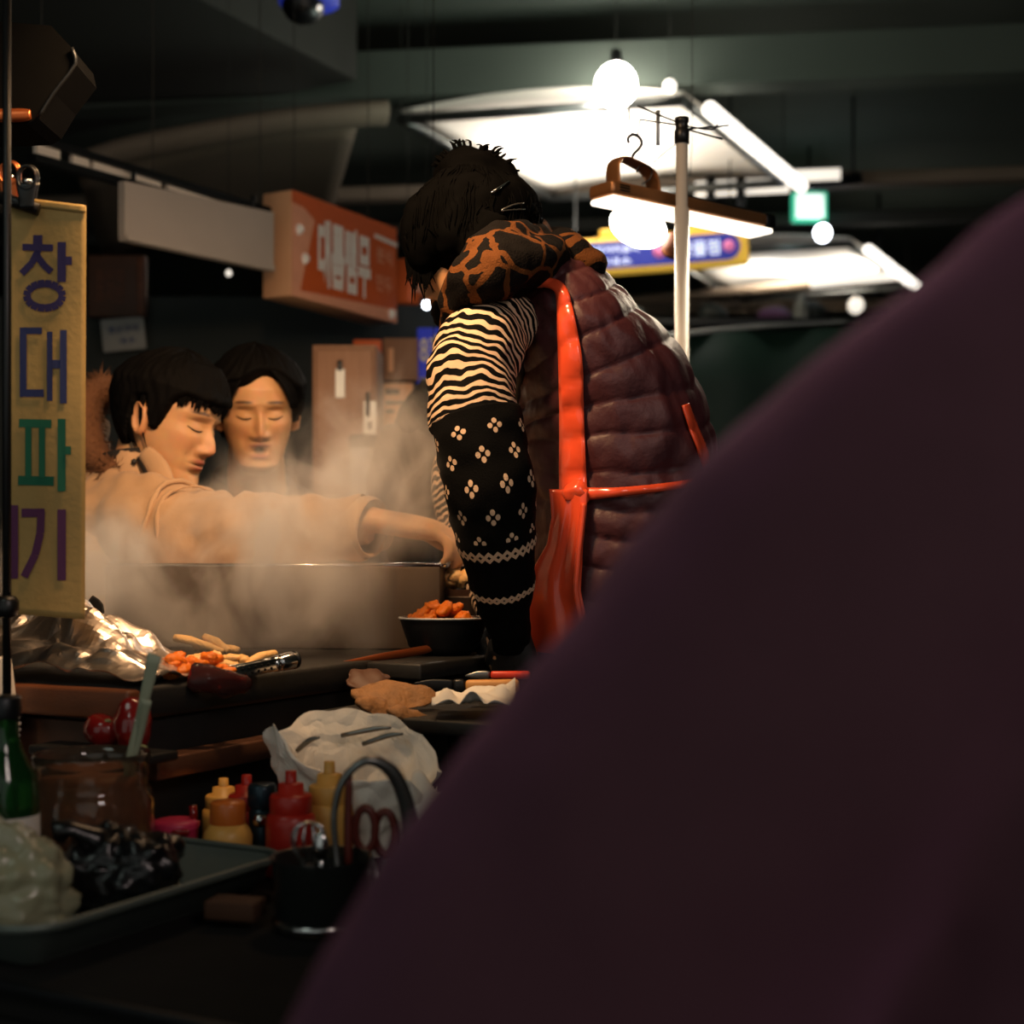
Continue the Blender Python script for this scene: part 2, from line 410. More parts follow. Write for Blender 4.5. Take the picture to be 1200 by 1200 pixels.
# ------------------------------------------------------------------ signs in the arcade
t = thing('exit_sign', 'small glowing white exit light box with green edge', 'sign', P(948, 243, 8.2))
c = P(948, 243, 8.2); s = 8.2 / F
mk('case', rbox(c, 41 * s, .06, 35 * s, None, .012), 'exit_green', t)
mk('face', rbox(c - V((0, .031, 0)), 33 * s, .004, 28 * s, None, .004), 'exit_white', t)
mk('hanger', tube([c, V((c.x, c.y, 3.36))], .008, 6), 'steel_dark', t)
# long yellow and blue overhead sign
c = P(765, 297, 7.0); s = 7.0 / F; rt = V((1, -.1, .055)).normalized(); up = V((-.055, 0, 1)).normalized(); nr = rt.cross(up)
t = thing('overhead_sign', 'long yellow overhead sign with blue rounded name plate', 'sign', c)
mk('board', rbox(c, 222 * s, .07, 44 * s, (rt, -nr, up), .02, 3), 'sign_yellow', t)
mk('crest', join(rbox(c + rt * (-30 * s) + up * (26 * s), 62 * s, .05, 12 * s, (rt, -nr, up), .012), rbox(c + rt * (52 * s) + up * (25 * s), 30 * s, .05, 10 * s, (rt, -nr, up), .012)), 'sign_yellow', t)
def cap(cx, w, h, off):
    pts = []; 
    for k in range(13):
        a = -PI / 2 + PI * k / 12; pts.append((cx + w / 2 - h / 2 + h / 2 * math.cos(a), h / 2 * math.sin(a)))
    pts += [(cx - w / 2 + 4, h / 2), (cx - w / 2, h / 2 - 4), (cx - w / 2, -h / 2 + 4), (cx - w / 2 + 4, -h / 2)]
    n = len(pts); f = [tuple(range(n)), tuple(range(2 * n - 1, n - 1, -1))]
    for k in range(n): f.append((k, k + n, (k + 1) % n + n, (k + 1) % n))
    return [c + rt * (x * s) + up * (y * s) + nr * o for o in (off, off - .01) for x, y in pts], f
mk('name_plate', cap(2, 198, 31, .043), 'sign_blue', t, False)
for tx_ in (text('시장먹거리골목', c + rt * (-52 * s) + up * (6 * s) + nr * .045, rt, up, 74 * s, 9 * s, .02), text('안내소', c + rt * (-46 * s) - up * (8 * s) + nr * .045, rt, up, 42 * s, 9 * s, .02), text('만물점', c + rt * (54 * s) + nr * .045, rt, up, 46 * s, 18 * s, .025)):
    mk('lettering', tx_, 'sign_letter', t, False)
mk('roundel', lathe([(0, .004), (7 * s, .004), (7 * s, 0)], c + rt * (88 * s) + nr * .044, 20, (rt, up, nr)), 'sign_pink', t)
mk('roundel', lathe([(0, .004), (8 * s, .004), (8 * s, 0)], c + rt * (8 * s) + nr * .044, 20, (rt, up, nr)), 'sign_pink', t)
for q in (-90, 90): mk('hanger', tube([c + rt * q * s + up * 20 * s, V(((c + rt * q * s).x, (c + rt * q * s).y, 3.36))], .004, 6), 'black_matte', t)
# orange stall sign, a box in the row of signs along the stalls (its face runs along uu)
def onrow(px, base):            # where the sight line at column px meets the vertical plane through base along uu
    k = (px - 600) / F; tt = (k * base.y - base.x) / (UU.x - k * UU.y); return base + UU * tt
B0 = V((-.66, 3.9, 0)); nrm = V((UU.y, -UU.x, 0))
def rowp(px, py, off=0, base=B0):
    q = onrow(px, base); return V((q.x, q.y, CZ + (HZ - py) / F * q.y)) + nrm * off
q0 = onrow(341, B0); q1 = onrow(464, B0); zt, zb = P(0, 268, q1.y).z, P(0, 379, q1.y).z
ctr = (q0 + q1) / 2 + V((0, 0, (zt + zb) / 2)); wS = (q1 - q0).length; hS = zt - zb
t = thing('shop_sign', 'orange stall sign box with white lettering and pale side', 'sign', V((ctr.x, ctr.y, zb)))
sax = (UU, -nrm, V((0, 0, 1)))
mk('box', rbox(ctr - nrm * .05, wS, .10, hS, sax, .004), 'sign_cream', t)
fx = lambda u, v, off=.002: ctr + UU * ((u - .5) * wS) + V((0, 0, (.5 - v) * hS)) + nrm * off
def poly(pts, off): return [fx(u, v, off) for u, v in pts], [tuple(range(len(pts) - 1, -1, -1))]
mk('face_orange', poly([(0, 0), (1, 0), (1, .86), (.07, .93), (.20, .22), (.10, .13), (0, .12)], .003), 'sign_orange', t, False)
mk('face_pale', join(poly([(0, .12), (.10, .13), (.20, .22), (.13, .6), (.07, .93), (0, 1)], .004), poly([(.0, 1), (.07, .93), (1, .86), (1, 1)], .004)), 'sign_salmon', t, False)
st = [([(.36, .20), (.48, .20)], .05), ([(.38, .22), (.38, .56)], .035), ([(.36, .60), (.44, .60)], .07), ([(.47, .17), (.47, .84)], .035),
      ([(.50, .24), (.60, .24)], .05), ([(.51, .32), (.60, .32)], .04), ([(.51, .40), (.60, .40)], .05), ([(.50, .26), (.50, .42)], .02), ([(.60, .24), (.60, .42)], .02),
      ([(.52, .56), (.60, .56)], .05), ([(.52, .74), (.60, .74)], .06), ([(.52, .54), (.52, .76)], .022), ([(.60, .54), (.60, .76)], .022),
      ([(.635, .20), (.635, .44)], .022), ([(.67, .19), (.67, .44)], .022), ([(.71, .22), (.71, .46)], .022), ([(.63, .31), (.72, .31)], .035),
      ([(.645, .57), (.72, .57)], .05), ([(.645, .76), (.72, .76)], .06), ([(.645, .55), (.645, .78)], .022), ([(.72, .55), (.72, .78)], .022),
      ([(.745, .23), (.835, .23)], .06), ([(.75, .23), (.75, .48)], .018), ([(.83, .23), (.83, .48)], .018), ([(.745, .54), (.84, .54)], .06), ([(.79, .56), (.79, .74)], .022), ([(.84, .17), (1, .19)], .045)]
mk('lettering', text('대름뻠무', fx(.470, .505, .006), UU, (0, 0, 1), .50 * wS, .66 * hS, .045), 'sign_white', t, False)
mk('stripe', bars([([(.76, .16), (1, .18)], .045)], lambda u, v: fx(u, v, .006)), 'sign_white', t, False)
for w_, v_ in (('분식', .34), ('만두', .63)): mk('small_lettering', text(w_, fx(.86, v_, .006), UU, (0, 0, 1), .16 * wS, .17 * hS, .02), 'sign_salmon', t, False)
for u, v in ((.10, .62), (.93, .92), (.05, .36)): mk('bolt', ball(fx(u, v, .006), .016, .008, .016, 10, 6), 'sign_white', t)
for u in (.15, .85): mk('hanger', tube([fx(u, 0, -.05), fx(u, 0, -.05) + V((0, 0, 2.95 - zt))], .0015, 6), 'soffit_dark', t)
q = P(478, 332, 4.75)
t = thing('shop_sign', 'second red-orange sign edge showing behind the vendor\'s hair', 'sign', q)
mk('board', rbox(q, .10, .08, .15, sax, .01), 'sign_orange', t); mk('print', rbox(q + nrm * .04 + V((0, 0, -.02)), .07, .006, .03, sax, .002), 'sign_salmon', t)
mk('hanger', tube([q, V((q.x, q.y, 3.36))], .0015, 6), 'soffit_dark', t)
# pale panel and lit truss left of the orange sign
def strip(px0, px1, pyt0, pyb0, pyt1, pyb1, base, off, th):
    a, b, c_, d = rowp(px0, pyt0, off, base), rowp(px1, pyt1, off, base), rowp(px1, pyb1, off, base), rowp(px0, pyb0, off, base)
    v = [a, b, c_, d] + [x - nrm * th for x in (a, b, c_, d)]
    return v, [(3, 2, 1, 0), (4, 5, 6, 7), (0, 1, 5, 4), (1, 2, 6, 5), (2, 3, 7, 6), (3, 0, 4, 7)]
t = thing('fabric_panel', 'long pale blank panel hanging left of the orange sign', 'panel', rowp(232, 300))
mk('panel', strip(146, 321, 212, 277, 249, 314, B0, 0, .02), 'panel_white', t, False)
mk('hem', strip(148, 321, 274, 281, 310, 318, B0, .004, .028), 'panel_white', t, False)
for px, py in ((160, 214), (300, 243)): mk('hanger', tube([rowp(px, py, -.01), rowp(px, py - 14, -.01)], .006, 6), 'steel_dark', t)
t = thing('light_truss', 'slanting truss with lit pale panes above the blank panel', 'truss', rowp(190, 220, -.03))
mk('rail', strip(50, 325, 156, 165, 242, 250, B0, -.02, .03), 'steel_dark', t, False)
mk('rail', strip(50, 325, 178, 187, 254, 261, B0, -.02, .03), 'steel_dark', t, False)
for a, b in ((55, 82), (97, 116), (121, 200), (208, 266), (272, 321)):
    ya = lambda px: 160 + (px - 50) * .322
    mk('pane', strip(a, b, ya(a) + 4, ya(a) + 22 - (a - 50) * .05, ya(b) + 4, ya(b) + 22 - (b - 50) * .05, B0, -.03, .012), 'pane_pale', t, False)
for px in (60, 190, 315): mk('hanger', tube([rowp(px, 160 + (px - 50) * .32, -.03), V(tuple(rowp(px, 160, -.03)[:2]) + (2.95,))], .0015, 6), 'soffit_dark', t)
# partition signs
c = P(138, 336, 4.70); s = 4.7 / F
t = thing('notice_board', 'dim brown poster board above the small white notice', 'poster', c)
mk('board', rbox(c, 68 * s, .03, 72 * s, axes((1, 0, 0), (-.06, 0, 1)), .004), 'cart_brown', t)
mk('border', rbox(c + V((28 * s, -.018, 0)), 7 * s, .006, 66 * s, None, .001), 'wood_cart', t)
mk('print', text('원산지\n표시판', c + V((-.02, -.019, 0)), (1, 0, 0), (0, 0, 1), 34 * s, 40 * s, .01), 'wood_cart', t, False)
c = P(145, 392, 4.70); ra = axes((1, 0, .10), (-.10, 0, 1))
t = thing('paper_notice', 'small white notice with blue lettering behind the beige parka man', 'notice', c)
mk('sheet', rbox(c, 50 * s, .012, 38 * s, ra, .001), 'paper_grey', t)
for tx_ in (text('생선구이', c + ra[2] * (6 * s) - V((0, .008, 0)), ra[0], ra[2], 36 * s, 9 * s, .02), text('국수', c - ra[2] * (8 * s) + ra[0] * (4 * s) - V((0, .008, 0)), ra[0], ra[2], 20 * s, 8 * s, .02)): mk('lettering', tx_, 'ink_blue', t, False)
# dome camera on the ceiling
c = P(355, 6, 4.7)
t = thing('dome_camera', 'dark dome camera under a blue plate on the ceiling', 'camera', c)
mk('plate', lathe([(0, .03), (.10, .03), (.10, .0), (0, 0)], c + V((.02, 0, .005)), 24), 'sign_blue', t)
mk('dome', lathe([(.07, .006), (.068, -.02), (.05, -.045), (.025, -.058), (0, -.06)], c, 24), 'black_plastic', t)
mk('led', ball(c + V((.055, -.03, -.02)), .010), 'tube_soft', t)  # bright glint on the dome, built as a glowing bead
mk('stem', tube([c + V((0, 0, .03)), V((c.x, c.y, 3.36))], .02, 10), 'steel_dark', t)
# ------------------------------------------------------------------ right-hand background
t = thing('tarpaulin_screen', 'dark green tarpaulin screen right of the silver pole', 'screen', P(900, 500, 6.0) * 1)
t.location.z = 0; ORG[t.name] = V(t.location)
mk('cloth', sheet(lambda u, v: V((.60 + 1.5 * u, 6.0 + .03 * math.sin(u * 22) * (1 - .5 * v), .06 + (P(0, 392, 6).z - .06 + .05 * u) * v)), 40, 8, .006), 'tarp_green', t)
mk('top_rail', tube([P(770, 396, 6.0), P(880, 384, 6.0), P(1010, 376, 6.0)], .014, 8, 4), 'steel_grey', t)
for px in (772, 1005): mk('post', tube([P(px, 394, 6.02), V((P(px, 0, 6.02).x, 6.02, 0))], .018, 8), 'steel_dark', t)
t = thing('far_shelf', 'dim shelf of wares behind the green screen', 'shelf', (P(900, 0, 8).x, 8, 0))
sh = P(900, 384, 8.0)
mk('board', rbox(sh, 2.2, .4, .04, None, .004), 'steel_dark', t)
for x in (-1.0, 1.0): mk('leg', rbox((sh.x + x, 8, sh.z / 2), .05, .05, sh.z, None, .004), 'steel_dark', t)
mat('ware_purple', (92, 60, 96), .6); mat('ware_grey', (120, 124, 120), .6); mat('ware_dark', (40, 46, 44), .6)
for k, (px, w, h, m, lb) in enumerate([(735, 40, 26, 'ware_grey', 'dim grey bundle at the left of the far shelf'), (835, 34, 24, 'ware_dark', 'dark bundle on the far shelf, right of the pole'), (905, 42, 22, 'ware_purple', 'dim purple bundle on the far shelf'), (952, 34, 28, 'ware_dark', 'dark round bundle right of the purple one'), (938, 15, 36, 'ware_grey', 'pale upright bundle between purple and dark ones')]):
    c = P(px, 384 - h / 2 - 3, 8.0 - (.1 if k == 4 else 0)); s = 8 / F
    solo('wrapped_bundle', wob(ball(c, w / 2 * s, w / 2 * s, h / 2 * s, 20, 12), .02, 8, k), m, lb, 'bundle', 'wrapped bundles on the far shelf')
# ------------------------------------------------------------------ middle background, behind the steam
t = thing('back_counter', 'dark back counter behind the steam', 'counter', (-.62, 3.75, 0))
mk('body', rbox((-.62, 3.75, .45), 1.5, .6, .90, None, .01), 'partition_dark', t)
mk('worktop', rbox((-.62, 3.75, .92), 1.56, .66, .04, None, .006), 'steel_dark', t)
zc = .94; Yc = 3.62; s = Yc / F
def px_box(px0, px1, py0, py1, Y, th, bev=.004):
    a, b = P(px0, py0, Y), P(px1, py1, Y); return rbox(((a.x + b.x) / 2, Y + th / 2, (a.z + b.z) / 2), b.x - a.x, th, a.z - b.z, None, bev)
zpy = 650 - (.94 - 1) * F / Yc
t = thing('wooden_cabinet', 'brown wooden cabinet standing behind the two men', 'cabinet', (P(402, 0, Yc).x, Yc + .1, .94))
mk('body', px_box(366, 441, 404, zpy, Yc, .2), 'wood_panel', t)
mk('door', px_box(370, 437, 409, 556, Yc - .012, .012), 'wood_panel', t)
mk('handle', tube([P(431, 488, Yc - .03), P(431, 460, Yc - .03)], .006, 8), 'steel_dark', t)
t = thing('paper_slip', 'narrow white slip with black clip on the brown cabinet', 'paper', P(398, 450, Yc - .02))
mk('sheet', px_box(393, 404, 432, 466, Yc - .018, .005, .001), 'paper_white', t)
mk('clip', px_box(395, 401, 422, 434, Yc - .022, .008, .002), 'black_plastic', t)
t = thing('paper_slip', 'long white strip with dark print right of the brown cabinet', 'paper', P(433, 490, Yc - .1))
mk('sheet', px_box(426, 441, 470, 512, Yc - .03, .005, .001), 'paper_white', t)
mk('print', px_box(431, 436, 494, 503, Yc - .032, .003, .0005), 'ink_dark', t)
t = thing('stock_canister', 'pale grey canister with dark lid in the steam', 'canister', P(428, zpy, Yc - .12))
cc = V((P(428, 0, Yc - .13).x, Yc - .13, .94)); hh = P(0, 512, Yc - .13).z - .94
mk('body', lathe([(0, 0), (.036, 0), (.038, .006), (.038, hh - .02), (.030, hh - .01), (0, hh - .01)], cc, 28), 'paper_grey', t)
mk('lid', lathe([(.039, hh - .028), (.041, hh - .01), (.036, hh + .004), (0, hh + .006)], cc, 28), 'ware_dark', t)
t = thing('wall_poster', 'orange poster with a pale round picture', 'poster', P(433, 420, 4.2))
mk('sheet', px_box(414, 447, 398, 442, 4.25, .012, .002), 'sign_orange', t)
mk('picture', lathe([(0, .003), (.026, .003), (.026, 0)], P(427, 422, 4.246), 24, ((1, 0, 0), (0, 0, 1), (0, -1, 0))), 'paper_grey', t)
mk('post', px_box(442, 448, 440, 1042, 4.24, .012), 'steel_dark', t)
t = thing('menu_board', 'dull ochre board between orange poster and blue sign', 'board', P(470, 425, 4.3))
mk('board', px_box(449, 490, 396, 446, 4.3, .02), 'wood_panel', t); mk('print', px_box(455, 461, 408, 436, 4.294, .004, .001), 'sign_cream', t)
mk('post', px_box(466, 472, 445, 1036, 4.31, .012), 'steel_dark', t)
t = thing('menu_sheet', 'pale beige menu sheet below the ochre board', 'menu', P(462, 480, 4.1))
mk('sheet', px_box(447, 484, 449, 512, 4.14, .008, .001), 'sign_cream', t)
mk('print', join(px_box(452, 468, 456, 462, 4.136, .003, .0005), px_box(452, 474, 470, 474, 4.136, .003, .0005), px_box(452, 462, 480, 484, 4.136, .003, .0005)), 'ink_dark', t)
mk('post', px_box(461, 466, 511, 1055, 4.15, .01), 'steel_dark', t)
t = thing('blue_sign', 'blue sign with white rounded lettering near her striped sleeve', 'sign', P(505, 420, 4.4))
mk('board', px_box(489, 530, 384, 460, 4.4, .03), 'sign_blue', t); 
mk('lettering', join(text('8호', P(506, 408, 4.396), (1, 0, 0), (0, 0, 1), .075, .085, .03)), 'paper_white', t, False)
mk('label', px_box(492, 512, 442, 454, 4.395, .004, .001), 'paper_grey', t)
mk('post', px_box(505, 511, 455, 1027, 4.41, .015), 'steel_dark', t)
t = thing('hanging_ladle', 'dark cloth mitt hanging aslant beside her sleeve', 'mitt', P(490, 470, 3.0))
mk('mitt', loft([P(502, 448, 3.0), P(493, 468, 3.0), P(480, 492, 3.0), P(474, 505, 3.0)], [.014, .026, .030, .012], 14, sub=4), 'black_matte', t)
mk('loop', tube([P(502, 450, 3.0), P(508, 400, 3.0), V((P(508, 0, 3).x, 3.0, 2.2)), V((P(508, 0, 3).x, 3.0, 3.36))], .001, 6), 'black_matte', t)
t.name = 'oven_mitt'; ORG['oven_mitt'] = V(t.location)
bag = wob(ball(P(472, 566, 3.45), .085, .07, .14, 24, 16), .03, 12, 4)
t = thing('dark_sack', 'dark sack slumped in the steam beyond the reaching hand', 'sack', V((P(472, 0, 3.45).x, 3.45, .94)))
mk('sack', bag, 'black_matte', t); mk('tied_neck', loft([P(470, 520, 3.45), P(468, 508, 3.45), P(474, 498, 3.45)], [.03, .014, .03], 12, sub=3), 'black_matte', t)
mk('stem', lathe([(.05, -.0), (.06, .10)], V((P(472, 0, 3.45).x, 3.45, .94)), 16), 'black_matte', t)
# ------------------------------------------------------------------ people
def skin_mat(name, tintless=True):
    m = bpy.data.materials.new(name); m.use_nodes = True; N, L, b = nodes(m)
    at = N.new('ShaderNodeAttribute'); at.attribute_name = 'tint'
    tc = N.new('ShaderNodeTexCoord'); nz = N.new('ShaderNodeTexNoise'); nz.inputs['Scale'].default_value = 60; L.new(tc.outputs['Object'], nz.inputs['Vector'])
    mx = N.new('ShaderNodeMix'); mx.data_type = 'RGBA'; mx.blend_type = 'MULTIPLY'; mx.inputs[0].default_value = .22
    L.new(at.outputs['Color'], mx.inputs[6]); L.new(nz.outputs['Color'], mx.inputs[7]); L.new(mx.outputs[2], b.inputs['Base Color'])
    b.inputs['Roughness'].default_value = .5; b.inputs['Subsurface Weight'].default_value = .12; b.inputs['Subsurface Radius'].default_value = (.01, .004, .002)
    b.inputs['Subsurface Scale'].default_value = .5
    MATS[name] = m
skin_mat('skin')
mat('hair_black', (9, 8, 8), .75, var=.3, scale=60, stretch=(1, 1, .2), spec=.08)
mat('lash', (22, 15, 12), .6)
SK = lin((208, 158, 112)); LIP = lin((178, 92, 78)); BROW = lin((52, 36, 28)); MOUTH = lin((40, 14, 12))
def smooth_curve(xs, ys):
    g = np.linspace(xs[0], xs[-1], 600); y = np.interp(g, xs, ys); k = np.exp(-np.linspace(-2, 2, 31) ** 2); k /= k.sum()
    y2 = np.convolve(np.pad(y, 15, mode='edge'), k, 'valid'); w = np.clip(np.minimum(g - xs[0], xs[-1] - g) / .012, 0, 1)
    y = y2 * w + y * (1 - w)
    return lambda q: np.interp(q, g, y)
Zs = [-.118, -.110, -.095, -.075, -.06, -.035, -.01, .01, .03, .06, .085, .102, .112, .116]
fF = smooth_curve(Zs, [.050, .076, .088, .083, .087, .088, .090, .089, .094, .090, .073, .050, .026, .0])
fB = smooth_curve(Zs, [.028, .010, -.012, -.035, -.052, -.076, -.090, -.097, -.100, -.094, -.075, -.050, -.026, .0])
fW = smooth_curve(Zs, [.014, .030, .043, .053, .058, .066, .071, .073, .0745, .073, .060, .043, .022, .0])
fN = smooth_curve([-.118, -.05, -.044, -.040, -.034, -.027, -.016, 0, .016, .026, .116], [0, 0, .003, .013, .022, .0245, .0205, .012, .004, 0, 0])
fNs = smooth_curve([-.118, -.045, -.034, -.02, 0, .02, .116], [.012, .0125, .0125, .0095, .0075, .008, .010])
def gs(x, z, x0, z0, sx, sz): return np.exp(-((x - x0) / sx) ** 2 - ((z - z0) / sz) ** 2)
def face_add(x, z, mouth=0.0):
    d = fN(z) * np.exp(-(np.abs(x) / fNs(z)) ** 2.2)
    for s in (-1, 1):
        d += .0075 * gs(x, z, s * .0145, -.0335, .0065, .007)
        d -= .0105 * gs(x, z, s * .031, .009, .019, .0125)
        d += .0085 * gs(x, z, s * .0315, .007, .0135, .0082)
        d -= .0020 * gs(x, z, s * .0315, .0175, .015, .0025)
        d += .0032 * gs(x, z, s * .030, .0285, .018, .006)
        d += .0045 * gs(x, z, s * .045, -.016, .020, .018)
        d -= .0030 * gs(x, z, s * .030, -.045, .007, .014)
    up, lo = -.0535 + .002 * mouth, -.0655 - .006 * mouth
    d += .0055 * gs(x, z, 0, up, .019, .0052) + .0070 * gs(x, z, 0, lo, .016, .0056)
    d -= (.0055 + .010 * mouth) * gs(x, z, 0, (up + lo) / 2, .019 - .005 * mouth, .0022 + .0032 * mouth)
    d -= .0045 * gs(x, z, 0, lo - .0105, .018, .005) ; d += .004 * gs(x, z, 0, -.096, .017, .010)
    return d
def base_xy(th, z, e=2.25):
    f, b, w = fF(z), fB(z), fW(z); yc = (f + b) / 2 ; a = np.maximum((f - b) / 2, 1e-5)
    c, s = np.sin(th), np.cos(th)      # th: 0 = +x side, pi/2 = front
    p = (np.abs(c) ** e + np.abs(s) ** e) ** (-1 / e)
    return s * p * w, yc + c * p * a
def face_y(x, z, mouth=0.0):
    f, b, w = fF(z), fB(z), fW(z); yc = (f + b) / 2; a = (f - b) / 2
    return yc + a * (1 - min(1, abs(x) / w) ** 2.25) ** (1 / 2.25) + float(face_add(np.array(x), np.array(z), mouth))
def head(c, f, up, size=1.0, mouth=0.0, nth=220, nz=170, skin=SK):
    """head mesh in world space: verts, faces, None, tint; also the local->world map"""
    f = V(f).normalized(); r = f.cross(V(up)).normalized(); u = r.cross(f).normalized(); c = V(c)
    zz = -.118 + .234 * (1 - np.cos(np.linspace(0, PI, nz))) / 2 * .25 + .234 * np.linspace(0, 1, nz) * .75
    th = np.linspace(0, 2 * PI, nth, endpoint=False)
    # denser towards the face front
    th = th - .55 * np.cos(th) * 0 + .45 * np.sin(2 * (th - PI / 2)) * 0
    T, Z = np.meshgrid(th, zz)
    x, y = base_xy(T, Z); fr = np.clip((y - .02) / .045, 0, 1)
    y = y + face_add(x, Z, mouth) * fr
    tint = np.ones(x.shape + (4,)) * np.array(skin)
    def mixc(w, col):
        nonlocal tint
        tint = tint * (1 - w[..., None]) + np.array(col) * w[..., None]
    lipw = np.clip(1.9 * (gs(x, Z, 0, -.0525, .022, .0048) + gs(x, Z, 0, -.0655 - .006 * mouth, .019, .0058)) - .45, 0, 1) * fr
    mixc(lipw * .85, LIP)
    mixc(np.clip(1.6 * gs(x, Z, 0, -.0595 - .002 * mouth, .020 - .005 * mouth, .0016 + .0045 * mouth) - .4, 0, 1) * fr, MOUTH)
    for s in (-1, 1):
        cz = .0335 - .12 * (np.abs(x) - .034) * (np.abs(x) > .034) + .02 * (np.abs(x) - .02)
        bw = np.clip(1.5 * np.exp(-((x - s * .032) / .019) ** 4 - ((Z - cz) / .0038) ** 2) - .25, 0, 1) * fr; mixc(bw * .9, BROW)
        mixc(.5 * np.clip(1.5 * gs(x, Z, s * .009, -.0395, .0045, .0022) - .3, 0, 1) * fr, MOUTH)
    mixc(.22 * gs(x, Z, 0, -.03, .02, .012) * fr + .18 * (gs(x, Z, .045, -.02, .02, .018) + gs(x, Z, -.045, -.02, .02, .018)) * fr, lin((214, 120, 92)))
    Wm = lambda a, b, d: c + (r * a + f * b + u * d) * size
    vs = [Wm(a, b, d) for a, b, d in zip(x.ravel().tolist(), y.ravel().tolist(), Z.ravel().tolist())]
    fs = []
    for i in range(nz - 1):
        for k in range(nth):
            k2 = (k + 1) % nth; fs.append((i * nth + k, i * nth + k2, (i + 1) * nth + k2, (i + 1) * nth + k))
    fs.append(tuple(range(nth))[::-1])
    tl = tint.reshape(-1, 4).tolist()
    # ears
    for s in (-1, 1):
        n0 = len(vs); NR, NA = 10, 28
        E0 = Wm(s * .0695, -.008, -.004)
        out = (r * s * .86 - f * .45).normalized(); eu = (u * .97 - f * .16).normalized(); ef = eu.cross(out) * s; ef = ef if ef.dot(f) > 0 else -ef
        for i in range(NR + 1):
            q = i / NR
            for k in range(NA):
                a = 2 * PI * k / NA; ca, sa = math.cos(a), math.sin(a)
                ex = .0175 * (1 - .18 * (sa < 0) * abs(sa)); ez = .0315
                h = .010 + .0065 * math.exp(-((q - .86) / .13) ** 2) * (1 if ca < .75 else .3) - .008 * math.exp(-(q / .42) ** 2) - .010 * max(0, q - .9) / .1
                if sa < -.7: h -= .002
                vs.append(E0 + (ef * (ca * ex * q + .004) + eu * (sa * ez * q) + out * h) * size)
                cc = [skin[j] * (1 - .35 * math.exp(-(q / .4) ** 2)) for j in range(3)]; cc[1] *= .88; cc[2] *= .82; tl.append(cc + [1])
        for i in range(NR):
            for k in range(NA):
                k2 = (k + 1) % NA; fs.append((n0 + i * NA + k, n0 + i * NA + k2, n0 + (i + 1) * NA + k2, n0 + (i + 1) * NA + k))
        # back of the ear
        b0 = len(vs)
        for k in range(NA):
            a = 2 * PI * k / NA; vs.append(E0 + (ef * (math.cos(a) * .012) + eu * (math.sin(a) * .024) - out * .006) * size); tl.append(list(skin))
        for k in range(NA):
            k2 = (k + 1) % NA; fs.append((n0 + NR * NA + k, n0 + NR * NA + k2, b0 + k2, b0 + k))
    return vs, fs, tl, Wm
def lashes(Wm, mouth=0.0, drop=-.0005, lw=.0011, sides=(-1, 1)):
    parts = []
    for s in sides:
        pts = []; rr = []
        for k in range(11):
            q = k / 10; x = s * (.0165 + .030 * q); z = .0030 + drop - .0042 * math.sin(PI * q) + .003 * q
            pts.append(Wm(x, face_y(x, z) + .0006, z)); rr.append(lw * (.5 + .9 * math.sin(PI * min(1, q * .8 + .15))))
        parts.append(tube(pts, rr, 6))
    return join(*parts)
def hair_cap(Wm, mask, thick, nth=150, nz=110, seed=0, amp=.004):
    """shell over the scalp; mask(x,y,z,th)->0..1 says where hair grows, thick(x,y,z)-> metres"""
    zz = -.100 + .216 * np.linspace(0, 1, nz); th = np.linspace(0, 2 * PI, nth, endpoint=False)
    T, Z = np.meshgrid(th, zz); x, y = base_xy(T, Z)
    vs = []; keep = np.zeros(x.shape, bool)
    for i in range(nz):
        for k in range(nth):
            a, b, z = x[i, k], y[i, k], Z[i, k]; m = mask(a, b, z)
            n = V((a / .0056, b / .0090, (z - .015) / .0125 if z > .015 else 0)); n.normalize()
            ridge = noise.noise(V((T[i, k] * 9 + 2.5 * noise.noise(V((a, b, z)) * 18), z * 22, seed))) * amp + noise.noise(V((T[i, k] * 26, z * 30, seed + 5))) * amp * .5
            d = m * (thick(a, b, z) + ridge * min(1, m)) - (1 - m) * .008
            vs.append(Wm(a + n.x * d, b + n.y * d, z + n.z * d)); keep[i, k] = m > .02
    fs = []
    for i in range(nz - 1):
        for k in range(nth):
            k2 = (k + 1) % nth
            if keep[i, k] or keep[i, k2] or keep[i + 1, k] or keep[i + 1, k2]: fs.append((i * nth + k, i * nth + k2, (i + 1) * nth + k2, (i + 1) * nth + k))
    return vs, fs
def locks(Wm, n, gen, r0=.0035, seed=3):
    rnd = random.Random(seed); parts = []
    for _ in range(n):
        pts = gen(rnd)
        if not pts: continue
        P3 = [Wm(*p) for p in pts]; m = len(P3)
        parts.append(loft(P3, [(r0 * (1 - .85 * (k / (m - 1)) ** 1.5), r0 * .5 * (1 - .85 * (k / (m - 1)) ** 1.5)) for k in range(m)], 6, (0, 1, 0), True, 2))
    return join(*parts)
def tinted(vf, col): return vf[0], vf[1], None, [list(col)] * len(vf[0])
def add_tint(hd, *bodies, col=SK):
    v, f = join((hd[0], hd[1]), *bodies); return v, f, None, hd[2] + [list(col)] * (len(v) - len(hd[0]))
